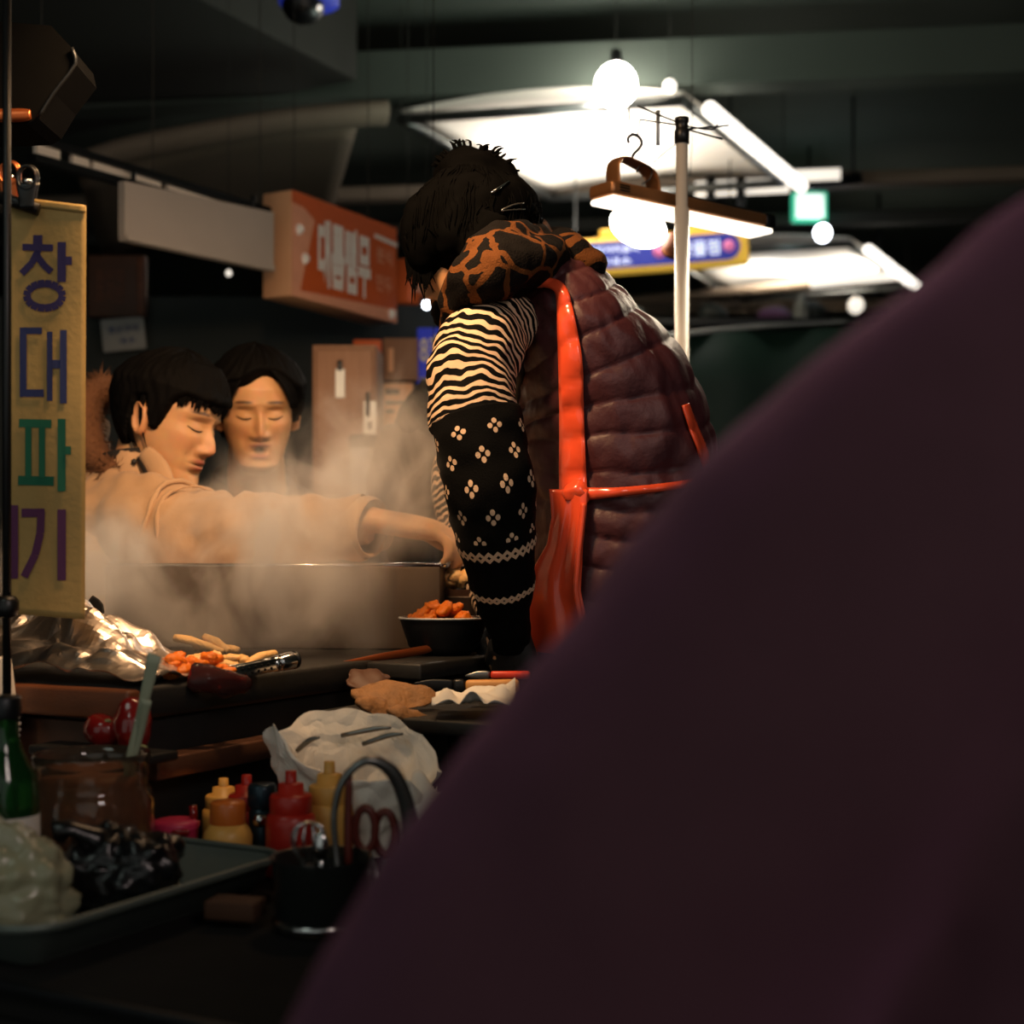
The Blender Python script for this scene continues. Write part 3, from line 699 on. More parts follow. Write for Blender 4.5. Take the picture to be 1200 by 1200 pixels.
def hand_parts(w, d, up, side, sc=1.0, curl=(.5, .6, .5), spread=.12, thumb=1):
    """palm and five fingers: w wrist, d along the hand, up = back of the hand, side = thumb side"""
    d = V(d).normalized(); up = V(up); up = (up - d * up.dot(d)).normalized(); sd = V(side); sd = (sd - d * sd.dot(d) - up * sd.dot(up)).normalized(); w = V(w)
    pr = [loft([w - d * .03 * sc, w, w + d * .03 * sc, w + d * .065 * sc, w + d * .088 * sc], [(.026 * sc, .020 * sc), (.027 * sc, .019 * sc), (.036 * sc, .019 * sc), (.041 * sc, .017 * sc), (.036 * sc, .012 * sc)], 16, up, True, 3)]
    for k, (off, ln) in enumerate(((.030, .072), (.010, .080), (-.010, .074), (-.029, .058))):
        p = w + d * .078 * sc + sd * off * sc; a = 0; pts = [p]; dd = d + sd * (spread * off * 20 * .05); seg = (.45, .32, .23); 
        for j in range(3):
            a += curl[j] * (1 + .08 * k)
            pts.append(pts[-1] + (dd * math.cos(a) - up * math.sin(a)) * ln * seg[j] * sc)
        pr.append(loft(pts, [.0098 * sc, .0090 * sc, .0082 * sc, .0064 * sc], 10, sd, True, 3))
        pr.append(ball(pts[-1], .0066 * sc, n=10, m=6))
    p = w + d * .022 * sc + sd * .026 * sc
    td = (d * .65 + sd * .65 * thumb - up * .35).normalized(); t2 = (d * .9 + sd * .15 - up * .45).normalized()
    pr.append(loft([p - td * .01, p + td * .022 * sc, p + td * .045 * sc, p + td * .045 * sc + t2 * .03 * sc], [.016 * sc, .013 * sc, .0105 * sc, .008 * sc], 12, up, True, 3))
    pr.append(ball(p + td * .045 * sc + t2 * .03 * sc, .0082 * sc, n=10, m=6))
    return pr
mat('parka_beige', (180, 144, 108), .75, var=.12, scale=30, bump=.12, bscale=300, sheen=.15)
mat('parka_lining', (30, 26, 24), .8); mat('zip_dark', (34, 30, 28), .5)
mat('fur_brown', (96, 62, 38), .9, var=.35, scale=90)
mat('jeans_dark', (28, 30, 36), .8, var=.2, scale=60); mat('shoe_dark', (22, 20, 20), .5)
mat('jacket_black', (28, 28, 30), .7, var=.2)
def seated_legs(hip, out, dn=.44):
    """two seated legs: thighs along `out`, shins straight down"""
    hip = V(hip); out = V(out).normalized(); sd = V((-out.y, out.x, 0)); pr = []
    for s in (-1, 1):
        h = hip + sd * .09 * s; k = h + out * .26 + sd * .03 * s + V((0, 0, .02)); a = V((k.x, k.y, .09)) - out * .04
        pr.append([h, (h + k) / 2 + V((0, 0, .01)), k, (k + a) / 2 - out * .01, a])
    return pr
def stool(x, y, label):
    t = thing('plastic_stool', label, 'stool', (x, y, 0))
    mk('seat', lathe([(0, .445), (.15, .445), (.16, .435), (.16, .41), (.14, .405), (0, .405)], (x, y, 0), 28), 'ware_purple', t)
    for k in range(4):
        a = PI / 4 + k * PI / 2; mk('leg', loft([V((x + .12 * math.cos(a), y + .12 * math.sin(a), .41)), V((x + .16 * math.cos(a), y + .16 * math.sin(a), 0))], [.018, .014], 10), 'ware_purple', t)
    mk('rim', lathe([(.145, .22), (.15, .225), (.145, .23), (.14, .225), (.145, .22)], (x, y, 0), 28), 'ware_purple', t)
# ---- man in the beige parka -----------------------------------------------------------------
YA = 2.45
hc = P(196, 497, YA); pA = .25; fA = V((math.cos(pA) * math.cos(.33), -math.cos(pA) * math.sin(.33), -math.sin(pA))); uA = V((math.sin(pA), 0, math.cos(pA)))
bx, by = P(128, 0, YA).x, 2.52
t = thing('person', 'person with short black hair in a beige parka, reaching an arm through the steam', 'person', (bx, by, 0), 'people at the stall')
hd = head(hc, fA, uA, .925); Wm = hd[3]
neck = loft([Wm(0, -.03, -.03), Wm(0, -.03, -.085), V((hc.x - .068, 2.49, 1.10)), V((bx, by, 1.02))], [.048, .050, .056, .07], 20, sub=3)
tor = loft([V((bx - .03, by, .46)), V((bx - .02, by, .62)), V((bx - .01, by, .82)), V((bx, by, .97)), V((bx + .01, by, 1.06)), V((bx + .03, by - .01, 1.09))], [(.13, .155), (.13, .15), (.13, .16), (.12, .18), (.08, .14), (.05, .06)], 24, sub=3)
armp = [P(150, 610, 2.38), P(250, 632, 2.28), P(345, 624, 2.21), P(432, 617, 2.16)]
armb = loft(armp, [.045, .040, .034, .028], 14, sub=3)
lsh = V((bx, by + .17, 1.03)); larm = [lsh, V((bx + .06, by + .24, .86)), V((bx + .2, by + .12, .80)), V((bx + .33, by + .02, .905))]
larmb = loft(larm, [.045, .04, .034, .027], 14, sub=3)
legs = seated_legs((bx, by, .50), (.75, -.45, 0))
wr = armp[-1]; hnd = hand_parts(wr + V((.030, -.012, .006)), (.90, -.14, -.16), (.25, -.12, .96), (.1, .95, .1), 1.0, (.35, .75, .55))
bod = fuse([neck, tor, armb, larmb] + [loft(p, [.07, .068, .052, .045, .035], 14, sub=3) for p in legs] + hnd + hand_parts(larm[-1], (.8, -.5, -.1), (0, 0, 1), (.5, .8, 0), 1, (.3, .4, .3)), .0062, 3)
mk('body', add_tint(hd, bod), 'skin', t)
mk('eyelashes', lashes(Wm), 'lash', t)
def maskA(x, y, z):
    lim = -.072 + .9 * max(0, y + .035) if y < .02 else (-.012 if y < .042 else .043)
    if y >= .02:
        lim = np.interp(y, [.012, .026, .036, .046, .060, .075, .095], [-.024, -.020, .004, .036, .047, .045, .043])
    else: lim = np.interp(y, [-.10, -.06, -.03, -.022, .002, .012], [-.080, -.078, -.060, .026, .030, -.022])
    return float(np.clip((z - lim) / .010, 0, 1))
def thickA(x, y, z): return .013 + .014 * np.clip((z - .0) / .06, 0, 1) - .008 * np.clip((y - .03) / .05, 0, 1)
hr = t_hair = mk('hair', hair_cap(Wm, maskA, thickA, seed=1, amp=.005), 'hair_black', t)
def genA(r):
    th = r.uniform(.1, PI - .1); z0, z1 = .098, r.uniform(.034, .050); pts = []
    dth = r.uniform(-.35, .05)
    for k in range(7):
        q = k / 6; z = z0 + (z1 - z0) * q; x, y = base_xy(np.array(th + dth * q), np.array(z)); x, y = float(x), float(y); o = 1.12 + .03 * math.sin(PI * q) - .06 * q
        pts.append((x * o, y * o, z + .020 * (1 - q)))
    return pts
def genB(r):
    th = r.uniform(PI, 2 * PI); z0, z1 = .090, r.uniform(-.06, -.0); pts = []
    for k in range(7):
        q = k / 6; z = z0 + (z1 - z0) * q; x, y = base_xy(np.array(th), np.array(z)); o = 1.20 - .06 * q
        pts.append((float(x) * o, float(y) * o, z + .012 * (1 - q)))
    return pts
mk('hair_locks', join(locks(Wm, 70, genA, .010), locks(Wm, 120, genB, .005, 9)), 'hair_black', t)
def wrinkle(a, f1, f2):
    return lambda th, s, q: a * (noise.noise(V((math.cos(th) * 1.1, math.sin(th) * 1.1, s * f1))) + .6 * noise.noise(V((math.cos(th) * 2.2 + 5, math.sin(th) * 2.2, s * f2))))
shell = loft([V((bx - .03, by, .50)), V((bx - .02, by, .64)), V((bx - .01, by, .82)), V((bx, by, .95)), V((bx + .005, by, 1.04)), V((bx + .02, by - .01, 1.105)), V((bx + .03, by - .015, 1.125))], [(.165, .19), (.165, .185), (.165, .20), (.155, .225), (.135, .205), (.10, .14), (.075, .09)], 40, sub=6, rad=wrinkle(.007, 10, 26))
pk = mk('parka', shell, 'parka_beige', t)
mk('sleeve', loft([P(118, 590, 2.46)] + armp[:-1] + [P(420, 618, 2.168), P(432, 617, 2.16)], [.055, .086, .074, .060, .050, .045], 44, sub=14, cap=False, rad=lambda th, s, q: wrinkle(.012, 14, 30)(th, s, q) + .010 * abs(noise.noise(V((s * 17 + 1.2 * math.cos(th), math.cos(th) * .9, math.sin(th) * .9 + 3)))) - .004), 'parka_beige', t)
sd_ = (armp[1] - armp[0]).normalized(); s1_ = sd_.cross(V((0, 1, 0))).normalized(); s2_ = s1_.cross(sd_)
for q_, r_, w_ in ((.58, .0815, .0045), (.72, .0785, .003)):
    c_ = armp[0].lerp(armp[1], q_)
    mk('sleeve_seam' if q_ < .6 else 'sleeve_fold', wob(tube([c_ + (s1_ * math.cos(k * PI / 14) + s2_ * math.sin(k * PI / 14)) * r_ + sd_ * (.010 * math.sin(k * .7 + q_ * 9)) for k in range(28)], w_, 8, 1, tuple(sd_), closed=True), .004, 30), 'parka_beige', t)
mk('cuff', loft([P(416, 618, 2.17), P(434, 617, 2.158), P(437, 617, 2.156)], [.0455, .047, .042], 28, sub=3, cap=False), 'parka_beige', t)
mk('sleeve', loft([V((bx - .01, by + .12, 1.02))] + larm, [.05, .085, .075, .062, .048], 28, sub=6, rad=wrinkle(.007, 16, 30)), 'parka_beige', t)
nb = [P(166, 612, 2.44), P(161, 582, 2.455), P(159, 556, 2.462), P(157, 538, 2.466)]
mk('collar', loft(nb, [(.090, .090), (.074, .078), (.066, .074), (.068, .076)], 36, sub=5, cap=False, rad=wrinkle(.006, 14, 30)), 'parka_beige', t)
mk('collar_lining', loft([nb[1] + V((0, 0, -.01)), nb[2], nb[3] + V((0, 0, .004))], [(.066, .072), (.061, .069), (.064, .072)], 30, sub=4, cap=False), 'parka_lining', t)
zp = [P(163, 536, 2.388), P(170, 550, 2.378), P(178, 566, 2.37), P(184, 582, 2.362)]
mk('zip', loft(zp, [(.006, .004)] * 4, 8, sub=4), 'zip_dark', t)
mk('collar_flap', loft([P(170, 530, 2.385), P(182, 544, 2.372), P(192, 562, 2.362), P(202, 590, 2.352)], [(.014, .008), (.018, .008), (.017, .008), (.012, .007)], 12, sub=5), 'parka_beige', t)
mk('snap_button', lathe([(0, .003), (.004, .0025), (.005, 0)], P(157, 541, 2.385), 16, ((1, 0, 0), (0, 0, 1), (0, -1, 0))), 'zip_dark', t)
# hood with a fur rim lying on the back of the neck
hoodp = [P(134, 556, 2.40), P(112, 540, 2.43), P(100, 500, 2.47), P(104, 470, 2.52), P(122, 452, 2.58)]
mk('hood', loft([P(140, 570, 2.42), P(105, 560, 2.48), P(92, 520, 2.55), P(110, 500, 2.62)], [.04, .055, .05, .03], 20, sub=5, rad=wrinkle(.008, 14, 25)), 'parka_beige', t)
def fur(path, rad, n, ln, seed):
    rnd = random.Random(seed); pts = crom([V(p) for p in path], 8); vs, fs = loft(path, rad, 14, sub=6)
    for _ in range(n):
        i = rnd.randrange(len(pts) - 1); p = pts[i].lerp(pts[i + 1], rnd.random()); d = V((rnd.gauss(0, 1), rnd.gauss(0, 1), rnd.gauss(0, 1))).normalized(); tt = (pts[i + 1] - pts[i]).normalized()
        d = (d - tt * d.dot(tt) * .6).normalized(); q = p + d * rad[0] * .8; e = q + (d + V((rnd.gauss(0, .3), rnd.gauss(0, .3), rnd.gauss(-.2, .3)))) * ln * rnd.uniform(.6, 1.2)
        o = d.cross(tt); o = o.normalized() * .0016 if o.length > 1e-6 else V((.001, 0, 0)); k = len(vs)
        vs += [q + o, q - o, e, q + tt * .0016]; fs += [(k, k + 1, k + 2), (k + 1, k + 3, k + 2), (k + 3, k, k + 2)]
    return vs, fs
o = mk('fur_trim', fur(hoodp, [.022, .026, .028, .028, .022], 2600, .022, 4), 'fur_brown', t); o['kind'] = 'stuff'
for p in legs: mk('trouser_leg', loft(p, [.088, .085, .07, .06, .055], 20, sub=4, rad=wrinkle(.004, 14, 26)), 'jeans_dark', t)
for p in legs: mk('shoe', loft([p[-1] + V((-.04, .02, -.045)), p[-1] + V((.04, -.01, -.045)), p[-1] + V((.15, -.08, -.055))], [(.045, .045), (.047, .045), (.03, .03)], 16, (0, 0, 1), sub=3), 'shoe_dark', t)
stool(bx - .02, by + .005, 'plastic stool under the person in the beige parka')
# ---- second man, blowing on the food ------------------------------------------------------------
YB = 2.65; hcB = P(301, 486, YB); fB_ = V((.24, -.94, -.20)); uB = V((.03, -.2, .98))
b2x, b2y = hcB.x - .03, 2.80
t = thing('person', 'person facing the camera with parted black hair, lips parted over the steam', 'person', (b2x, b2y, 0), 'people at the stall')
hd = head(hcB, fB_, uB, .91, mouth=1.5); Wb = hd[3]
neck = loft([Wb(0, -.03, -.03), Wb(0, -.03, -.09), V((hcB.x - .02, 2.76, 1.10)), V((b2x, b2y, 1.02))], [.048, .052, .060, .07], 20, sub=3)
tor = loft([V((b2x - .03, b2y + .02, .46)), V((b2x - .02, b2y + .02, .64)), V((b2x, b2y, .84)), V((b2x, b2y, .98)), V((b2x, b2y, 1.06)), V((b2x, b2y - .01, 1.10))], [(.155, .13), (.15, .13), (.16, .13), (.18, .12), (.14, .08), (.06, .05)], 24, sub=3)
la = [V((b2x - .17, b2y, 1.03)), V((b2x - .20, b2y - .02, .80)), V((b2x - .05, b2y - .20, .80))]; ra = [V((b2x + .17, b2y, 1.03)), V((b2x + .22, b2y - .04, .82)), V((b2x + .06, b2y - .20, .80))]
legs = seated_legs((b2x, b2y, .50), (.6, -.7, 0))
bod = fuse([neck, tor] + [loft(p, [.045, .04, .03], 14, sub=3) for p in (la, ra)] + [loft(p, [.07, .068, .052, .045, .035], 14, sub=3) for p in legs]
           + hand_parts(la[-1], (.75, -.4, .3), (0, -.6, .8), (.1, .8, .6), 1, (.3, .4, .3)) + hand_parts(ra[-1], (-.75, -.4, .3), (0, -.6, .8), (.1, .8, .6), 1, (.3, .4, .3)), .0062, 3)
mk('body', add_tint(hd, bod), 'skin', t)
mk('eyelashes', lashes(Wb, 1.5), 'lash', t)
def maskB(x, y, z):
    part = .058 + .024 * math.exp(-((x + .012) / .032) ** 2)       # the parting bares the forehead
    lim = np.interp(y, [-.10, -.06, -.03, -.022, .010, .022, .034, .045, .056, .070], [-.080, -.075, -.055, .022, .024, -.020, -.005, .022, .044, part])
    return float(np.clip((z - lim) / .010, 0, 1))
def thickB(x, y, z): return .014 + .014 * np.clip(z / .06, 0, 1)
mk('hair', hair_cap(Wb, maskB, thickB, seed=4, amp=.005), 'hair_black', t)
def genP(r):
    s = r.choice((-1, 1)); th0 = PI / 2 - s * .12; th1 = PI / 2 - s * r.uniform(.75, 1.15); z1 = r.uniform(.018, .04); pts = []
    for k in range(8):
        q = k / 7; th = th0 + (th1 - th0) * q ** .8; z = .094 + (z1 - .094) * q ** 1.6; x, y = base_xy(np.array(th), np.array(z)); o = 1.20 - .05 * q
        pts.append((float(x) * o, float(y) * o, z + .016 * (1 - q)))
    return pts
mk('hair_locks', join(locks(Wb, 130, genP, .005, 21), locks(Wb, 110, genB, .005, 22)), 'hair_black', t)
mk('jacket', loft([V((b2x - .03, b2y + .02, .50)), V((b2x - .02, b2y + .02, .66)), V((b2x, b2y, .84)), V((b2x, b2y, .98)), V((b2x, b2y, 1.07)), V((b2x, b2y - .02, 1.125)), V((b2x + .005, b2y - .03, 1.15))], [(.19, .16), (.185, .16), (.195, .165), (.215, .15), (.17, .12), (.09, .085), (.08, .075)], 36, sub=5, rad=wrinkle(.006, 10, 26)), 'jacket_black', t)
for p in (la, ra): mk('sleeve', loft([p[0] + V((0, 0, .02))] + p[1:], [.075, .065, .048], 24, sub=6, rad=wrinkle(.006, 16, 30)), 'jacket_black', t)
for p in legs: mk('trouser_leg', loft(p, [.088, .085, .07, .06, .055], 20, sub=4, rad=wrinkle(.004, 14, 26)), 'jeans_dark', t)
for p in legs: mk('shoe', loft([p[-1] + V((-.03, .03, -.045)), p[-1] + V((.03, -.03, -.045)), p[-1] + V((.11, -.12, -.055))], [(.045, .045), (.047, .045), (.03, .03)], 16, (0, 0, 1), sub=3), 'shoe_dark', t)
stool(b2x - .02, b2y + .02, 'plastic stool under the person facing the camera')
# ---- the vendor -----------------------------------------------------------------------------------
def uvmat(name, base, rough):
    m = mat(name, base, rough, var=.2, scale=60, bump=.25, bscale=500, spec=.08); N, L, b = nodes(m)
    uv = N.new('ShaderNodeUVMap'); sp = N.new('ShaderNodeSeparateXYZ'); L.new(uv.outputs[0], sp.inputs[0])
    return m, N, L, b, sp.outputs[0], sp.outputs[1]
CREAM, KNIT = lin((206, 176, 146)), lin((8, 8, 8))
# zebra striped sleeve
m, N, L, b, U_, V_ = uvmat('sleeve_stripe', (20, 18, 18), .8)
nz = N.new('ShaderNodeTexNoise'); nz.inputs['Scale'].default_value = 5; cx = N.new('ShaderNodeCombineXYZ'); L.new(math_(N, L, 'MULTIPLY', U_, 1.6), cx.inputs[0]); L.new(math_(N, L, 'MULTIPLY', V_, 4), cx.inputs[1]); L.new(cx.outputs[0], nz.inputs['Vector'])
ph = math_(N, L, 'ADD', math_(N, L, 'MULTIPLY', V_, 2 * PI / .0108), math_(N, L, 'MULTIPLY', nz.outputs['Fac'], 17))
st_ = math_(N, L, 'GREATER_THAN', math_(N, L, 'SINE', ph), .18)
mx = N.new('ShaderNodeMix'); mx.data_type = 'RGBA'; mx.inputs[6].default_value = KNIT; mx.inputs[7].default_value = CREAM; L.new(st_, mx.inputs[0]); L.new(mx.outputs[2], b.inputs['Base Color'])
# black arm cover with rows of four-petal flowers and two zigzag bands
m, N, L, b, U_, V_ = uvmat('arm_cover', (9, 9, 9), .9)
def motif(du):
    gu, gv = .046875, .060
    x = math_(N, L, 'MULTIPLY', U_, .375); x = math_(N, L, 'ADD', x, du * gu / 2); y = math_(N, L, 'ADD', V_, du * gv / 2)
    fx_ = math_(N, L, 'SUBTRACT', math_(N, L, 'MULTIPLY', math_(N, L, 'FRACT', math_(N, L, 'DIVIDE', x, gu)), gu), gu / 2)
    fy_ = math_(N, L, 'SUBTRACT', math_(N, L, 'MULTIPLY', math_(N, L, 'FRACT', math_(N, L, 'DIVIDE', y, gv)), gv), gv / 2)
    ax_, ay_ = math_(N, L, 'ABSOLUTE', fx_), math_(N, L, 'ABSOLUTE', fy_)
    def dist(ox, oy): return math_(N, L, 'ADD', math_(N, L, 'POWER', math_(N, L, 'SUBTRACT', ax_, ox), 2), math_(N, L, 'POWER', math_(N, L, 'SUBTRACT', ay_, oy), 2))
    d = math_(N, L, 'MINIMUM', dist(.0064, 0), dist(0, .0056))
    return math_(N, L, 'LESS_THAN', d, .0033 ** 2)
fl = math_(N, L, 'MAXIMUM', motif(0), motif(1))
inb = math_(N, L, 'MULTIPLY', math_(N, L, 'GREATER_THAN', V_, .012), math_(N, L, 'LESS_THAN', V_, .152)); fl = math_(N, L, 'MULTIPLY', fl, inb)
def zig(v0, w, amp):
    t1 = math_(N, L, 'ABSOLUTE', math_(N, L, 'SUBTRACT', math_(N, L, 'FRACT', math_(N, L, 'MULTIPLY', U_, 14)), .5))
    c1 = math_(N, L, 'ABSOLUTE', math_(N, L, 'SUBTRACT', math_(N, L, 'SUBTRACT', V_, v0), math_(N, L, 'MULTIPLY', t1, amp)))
    c2 = math_(N, L, 'ABSOLUTE', math_(N, L, 'ADD', math_(N, L, 'SUBTRACT', V_, v0 + amp * .5), math_(N, L, 'MULTIPLY', t1, amp)))
    return math_(N, L, 'LESS_THAN', math_(N, L, 'MINIMUM', c1, c2), w)
fl = math_(N, L, 'MAXIMUM', fl, math_(N, L, 'MAXIMUM', zig(.163, .0026, .020), zig(.226, .0022, .014)))
mx = N.new('ShaderNodeMix'); mx.data_type = 'RGBA'; mx.inputs[6].default_value = KNIT; mx.inputs[7].default_value = CREAM; L.new(fl, mx.inputs[0]); L.new(mx.outputs[2], b.inputs['Base Color'])
# leopard fleece
m = mat('leopard_fleece', (92, 54, 24), .9, var=.25, scale=40, bump=.5, bscale=400, spec=.15); N, L, b = nodes(m)
tc = N.new('ShaderNodeTexCoord'); vo = N.new('ShaderNodeTexVoronoi'); vo.feature = 'DISTANCE_TO_EDGE'; vo.inputs['Scale'].default_value = 21; vo.inputs['Randomness'].default_value = .8
nw = N.new('ShaderNodeTexNoise'); nw.inputs['Scale'].default_value = 30; L.new(tc.outputs['Object'], nw.inputs['Vector'])
vm = N.new('ShaderNodeVectorMath'); vm.operation = 'MULTIPLY_ADD'; vm.inputs[1].default_value = (.018, .018, .018); L.new(nw.outputs['Color'], vm.inputs[0]); L.new(tc.outputs['Object'], vm.inputs[2]); L.new(vm.outputs[0], vo.inputs['Vector'])
sp_ = math_(N, L, 'GREATER_THAN', vo.outputs['Distance'], .068)
mx = N.new('ShaderNodeMix'); mx.data_type = 'RGBA'; L.new(sp_, mx.inputs[0]); L.new([l for l in b.inputs['Base Color'].links][0].from_socket, mx.inputs[6]); mx.inputs[7].default_value = lin((9, 6, 5)); L.new(mx.outputs[2], b.inputs['Base Color'])
mat('vest_maroon', (68, 31, 35), .5, var=.18, scale=20, bump=.3, bscale=90)
mat('vest_trim', (26, 16, 18), .6)
mat('apron_red', (224, 82, 48), .22, var=.08, scale=12, coat=.5, bump=.12, bscale=40)
mat('hair_vendor', (4, 4, 4), .8, var=.3, scale=60, spec=.02)
mat('glove_black', (18, 17, 17), .7); mat('trousers_black', (20, 20, 22), .8)
YW = 2.06; pm = F / YW
rings = [(722, 815, 112, .150), (722, 760, 114, .150), (724, 700, 113, .150), (726, 650, 114, .150), (724, 560, 116, .155), (712, 480, 110, .165), (682, 412, 86, .178), (652, 362, 64, .165), (626, 328, 50, .125), (606, 304, 38, .085)]
tp = [P(x, y, YW + .0) for x, y, w, d in rings]; tr = [(w / pm, d) for x, y, w, d in rings]
wx, wy = tp[0].x, YW
t = thing('person', 'person in maroon quilted vest, leopard fleece collar and red apron, bent over the food', 'person', (wx, wy, 0), 'people at the stall')
hcW = P(557, 296, 2.0); fW_ = V((-.86, .25, -.36)); uW = V((-.35, -.1, .93))
hd = head(hcW, fW_, uW, .84); Ww = hd[3]
tor = loft(tp, [(a * .84, c * .84) for a, c in tr], 24, (0, 1, 0), sub=3)
nk = loft([tp[-2], tp[-1], P(575, 290, 2.02), Ww(0, -.03, -.03)], [.06, .055, .052, .05], 16, sub=3)
arm = [P(600, 372, 1.95), P(566, 402, 1.885), P(551, 450, 1.85), P(556, 500, 1.835), P(572, 560, 1.825), P(580, 620, 1.84), P(588, 680, 1.87), P(594, 722, 1.90), P(600, 752, 1.93)]
ar = [.040, .056, .058, .057, .056, .051, .040, .028, .025]
far = [P(640, 385, 2.22), P(585, 470, 2.27), P(545, 560, 2.25), P(560, 650, 2.18), P(585, 715, 2.10)]
leg = []
for s in (-1, 1):
    h = V((wx, YW + .085 * s, .86)); leg.append([h, V((wx - .015, YW + .09 * s, .48)), V((wx + .01, YW + .09 * s, .07))])
g1 = hand_parts(arm[-1], (.12, .25, -.95), (-.6, -.7, -.1), (-.8, .5, 0), .92, (.3, .4, .3)); g2 = hand_parts(far[-1], (.1, -.3, -.9), (-.6, .7, 0), (-.8, -.5, 0), .92, (.3, .4, .3))
bod = fuse([tor, nk, loft(arm, [a * .72 for a in ar], 14, sub=3), loft(far, [.042, .04, .036, .03, .025], 14, sub=3)] + [loft(p, [.085, .062, .04], 16, sub=4) for p in leg] + g1 + g2, .0065, 3)
mk('body', add_tint(hd, bod), 'skin', t)
mk('eyelashes', lashes(Ww), 'lash', t)
def quilt(th, s, q):
    w = s + .008 * math.sin(2 * th + 1) + .016 * noise.noise(V((math.cos(th) * 1.5, math.sin(th) * 1.5, s * 9)))
    p = abs(math.sin(PI * w / .046)) ** .38
    return -.006 + .007 * p + .006 * noise.noise(V((math.cos(th) * 4, math.sin(th) * 4, s * 16))) + .0030 * noise.noise(V((th * 9, s * 34, 3)))
vest = loft(tp, tr, 150, (0, 1, 0), sub=28, rad=quilt, cap=True)
vm_ = mk('vest', vest, 'vest_maroon', t)
bv = BVHTree.FromPolygons([tuple(v) for v in vest[0]], vest[1])
eye = V((0, 0, CZ))
def on_vest(px, py, off=.006, far_=None):
    d = (P(px, py, 1) - eye).normalized(); h = bv.ray_cast(eye, d, 6)
    if h[0] is None:
        q = bv.find_nearest(P(px, py, YW))[0]; return V((P(px, py, q.y).x, q.y, P(px, py, q.y).z)) - d * off
    return h[0] - d * off
mk('armhole', tube([on_vest(x, y, .004) for x, y in ((560, 352), (585, 366), (603, 395), (610, 430), (606, 470), (598, 505), (585, 525))], .009, 10, 5), 'vest_trim', t)
def strap(pts, off=.007, th=.003, nseg=8):
    """ribbon laid over the vest: pts = (px, py, half width in px, dir x, dir y)"""
    C = crom([V((x, y, w)) for x, y, w in pts], nseg)
    def at(i):
        a, b_ = C[max(i - 1, 0)], C[min(i + 1, len(C) - 1)]; d = V((b_.x - a.x, b_.y - a.y, 0)).normalized(); return C[i], V((-d.y, d.x, 0))
    def fn(u, v):
        i = min(int(round(u * (len(C) - 1))), len(C) - 1); p, n_ = at(i); w = (v - .5) * 2 * p.z
        return on_vest(p.x + n_.x * w, p.y + n_.y * w, off + .003 * math.sin(PI * v))
    return sheet(fn, len(C) - 1, 6, th)
ap = thing
mk('neck_strap', strap([(586, 344, 5), (606, 337, 5), (628, 332, 5), (648, 333, 6), (658, 342, 7), (662, 362, 9), (666, 395, 12), (669, 430, 14), (670, 480, 14), (671, 530, 15), (672, 575, 16)]), 'apron_red', t)
mk('waist_tie', strap([(686, 579, 7), (720, 577, 5), (760, 573, 4), (800, 568, 4), (835, 562, 4)]), 'apron_red', t)
mk('back_strap', strap([(803, 474, 4), (812, 500, 5), (824, 530, 5), (832, 560, 5)]), 'apron_red', t)
mk('knot', wob(ball(on_vest(676, 578, .012), .020, .012, .016, 18, 12), .006, 60, 2), 'apron_red', t)
def apr(u, v):
    y = 574 + 216 * v
    l = np.interp(v, [0, .15, .3, .45, .6, .8, 1], [643, 646, 641, 622, 611, 607, 604]); r = np.interp(v, [0, .1, .3, .55, .8, 1], [688, 687, 682, 680, 692, 705])
    return on_vest(l + (r - l) * u, y, .012 + .016 * math.sin(PI * min(1, v * 1.2)) * (1 - u) + .006 * math.sin(u * 9 + v * 4) * v)
NU, NV = 22, 40
gr = np.array([[tuple(apr(i / NU, j / NV)) for j in range(NV + 1)] for i in range(NU + 1)])
for _ in range(60):
    pd = np.pad(gr[..., 1], 1, mode='edge'); gr[..., 1] = (pd[:-2, 1:-1] + pd[2:, 1:-1] + pd[1:-1, :-2] + pd[1:-1, 2:]) / 4
gr[..., 1] -= .010
for i in range(NU + 1):
    for j in range(NV + 1): gr[i, j, 1] += .004 * math.sin(i * .55 + .8 * math.sin(j * .16)) * min(1, j / 12)
apr2 = lambda u, v: V(gr[min(NU, int(round(u * NU))), min(NV, int(round(v * NV)))])
mk('apron_skirt', sheet(apr2, NU, NV, .003), 'apron_red', t)
mk('apron_pleat', tube([apr2(.93, .08 + .08 * k) - V((0, .004, 0)) for k in range(11)], .004, 8, 3), 'apron_red', t)
# arms
cut = 3
mk('striped_sleeve', loft(arm[:cut + 1] , ar[:cut + 1], 64, (0, 1, 0), sub=14, uv=True, rad=wrinkle(.006, 26, 60)), 'sleeve_stripe', t)
mk('arm_cover', loft([arm[3] + V((0, 0, .012))] + arm[4:], [ar[3] + .003] + [a + .003 for a in ar[4:]], 64, (0, 1, 0), sub=14, uv=True, rad=wrinkle(.004, 24, 50)), 'arm_cover', t)
mk('striped_sleeve', loft(far, [.062, .058, .054, .042, .034], 32, sub=6, uv=True), 'sleeve_stripe', t)
mk('glove', fuse(hand_parts(arm[-1] + V((0, 0, .01)), (.12, .25, -.95), (-.6, -.7, -.1), (-.8, .5, 0), 1.08, (.3, .4, .3)), .004, 2), 'glove_black', t)
mk('glove', fuse(hand_parts(far[-1], (.1, -.3, -.9), (-.6, .7, 0), (-.8, -.5, 0), 1.08, (.3, .4, .3)), .004, 2), 'glove_black', t)
for p in leg: mk('trouser_leg', loft(p, [.118, .085, .07], 24, sub=6, rad=wrinkle(.004, 14, 26)), 'trousers_black', t)
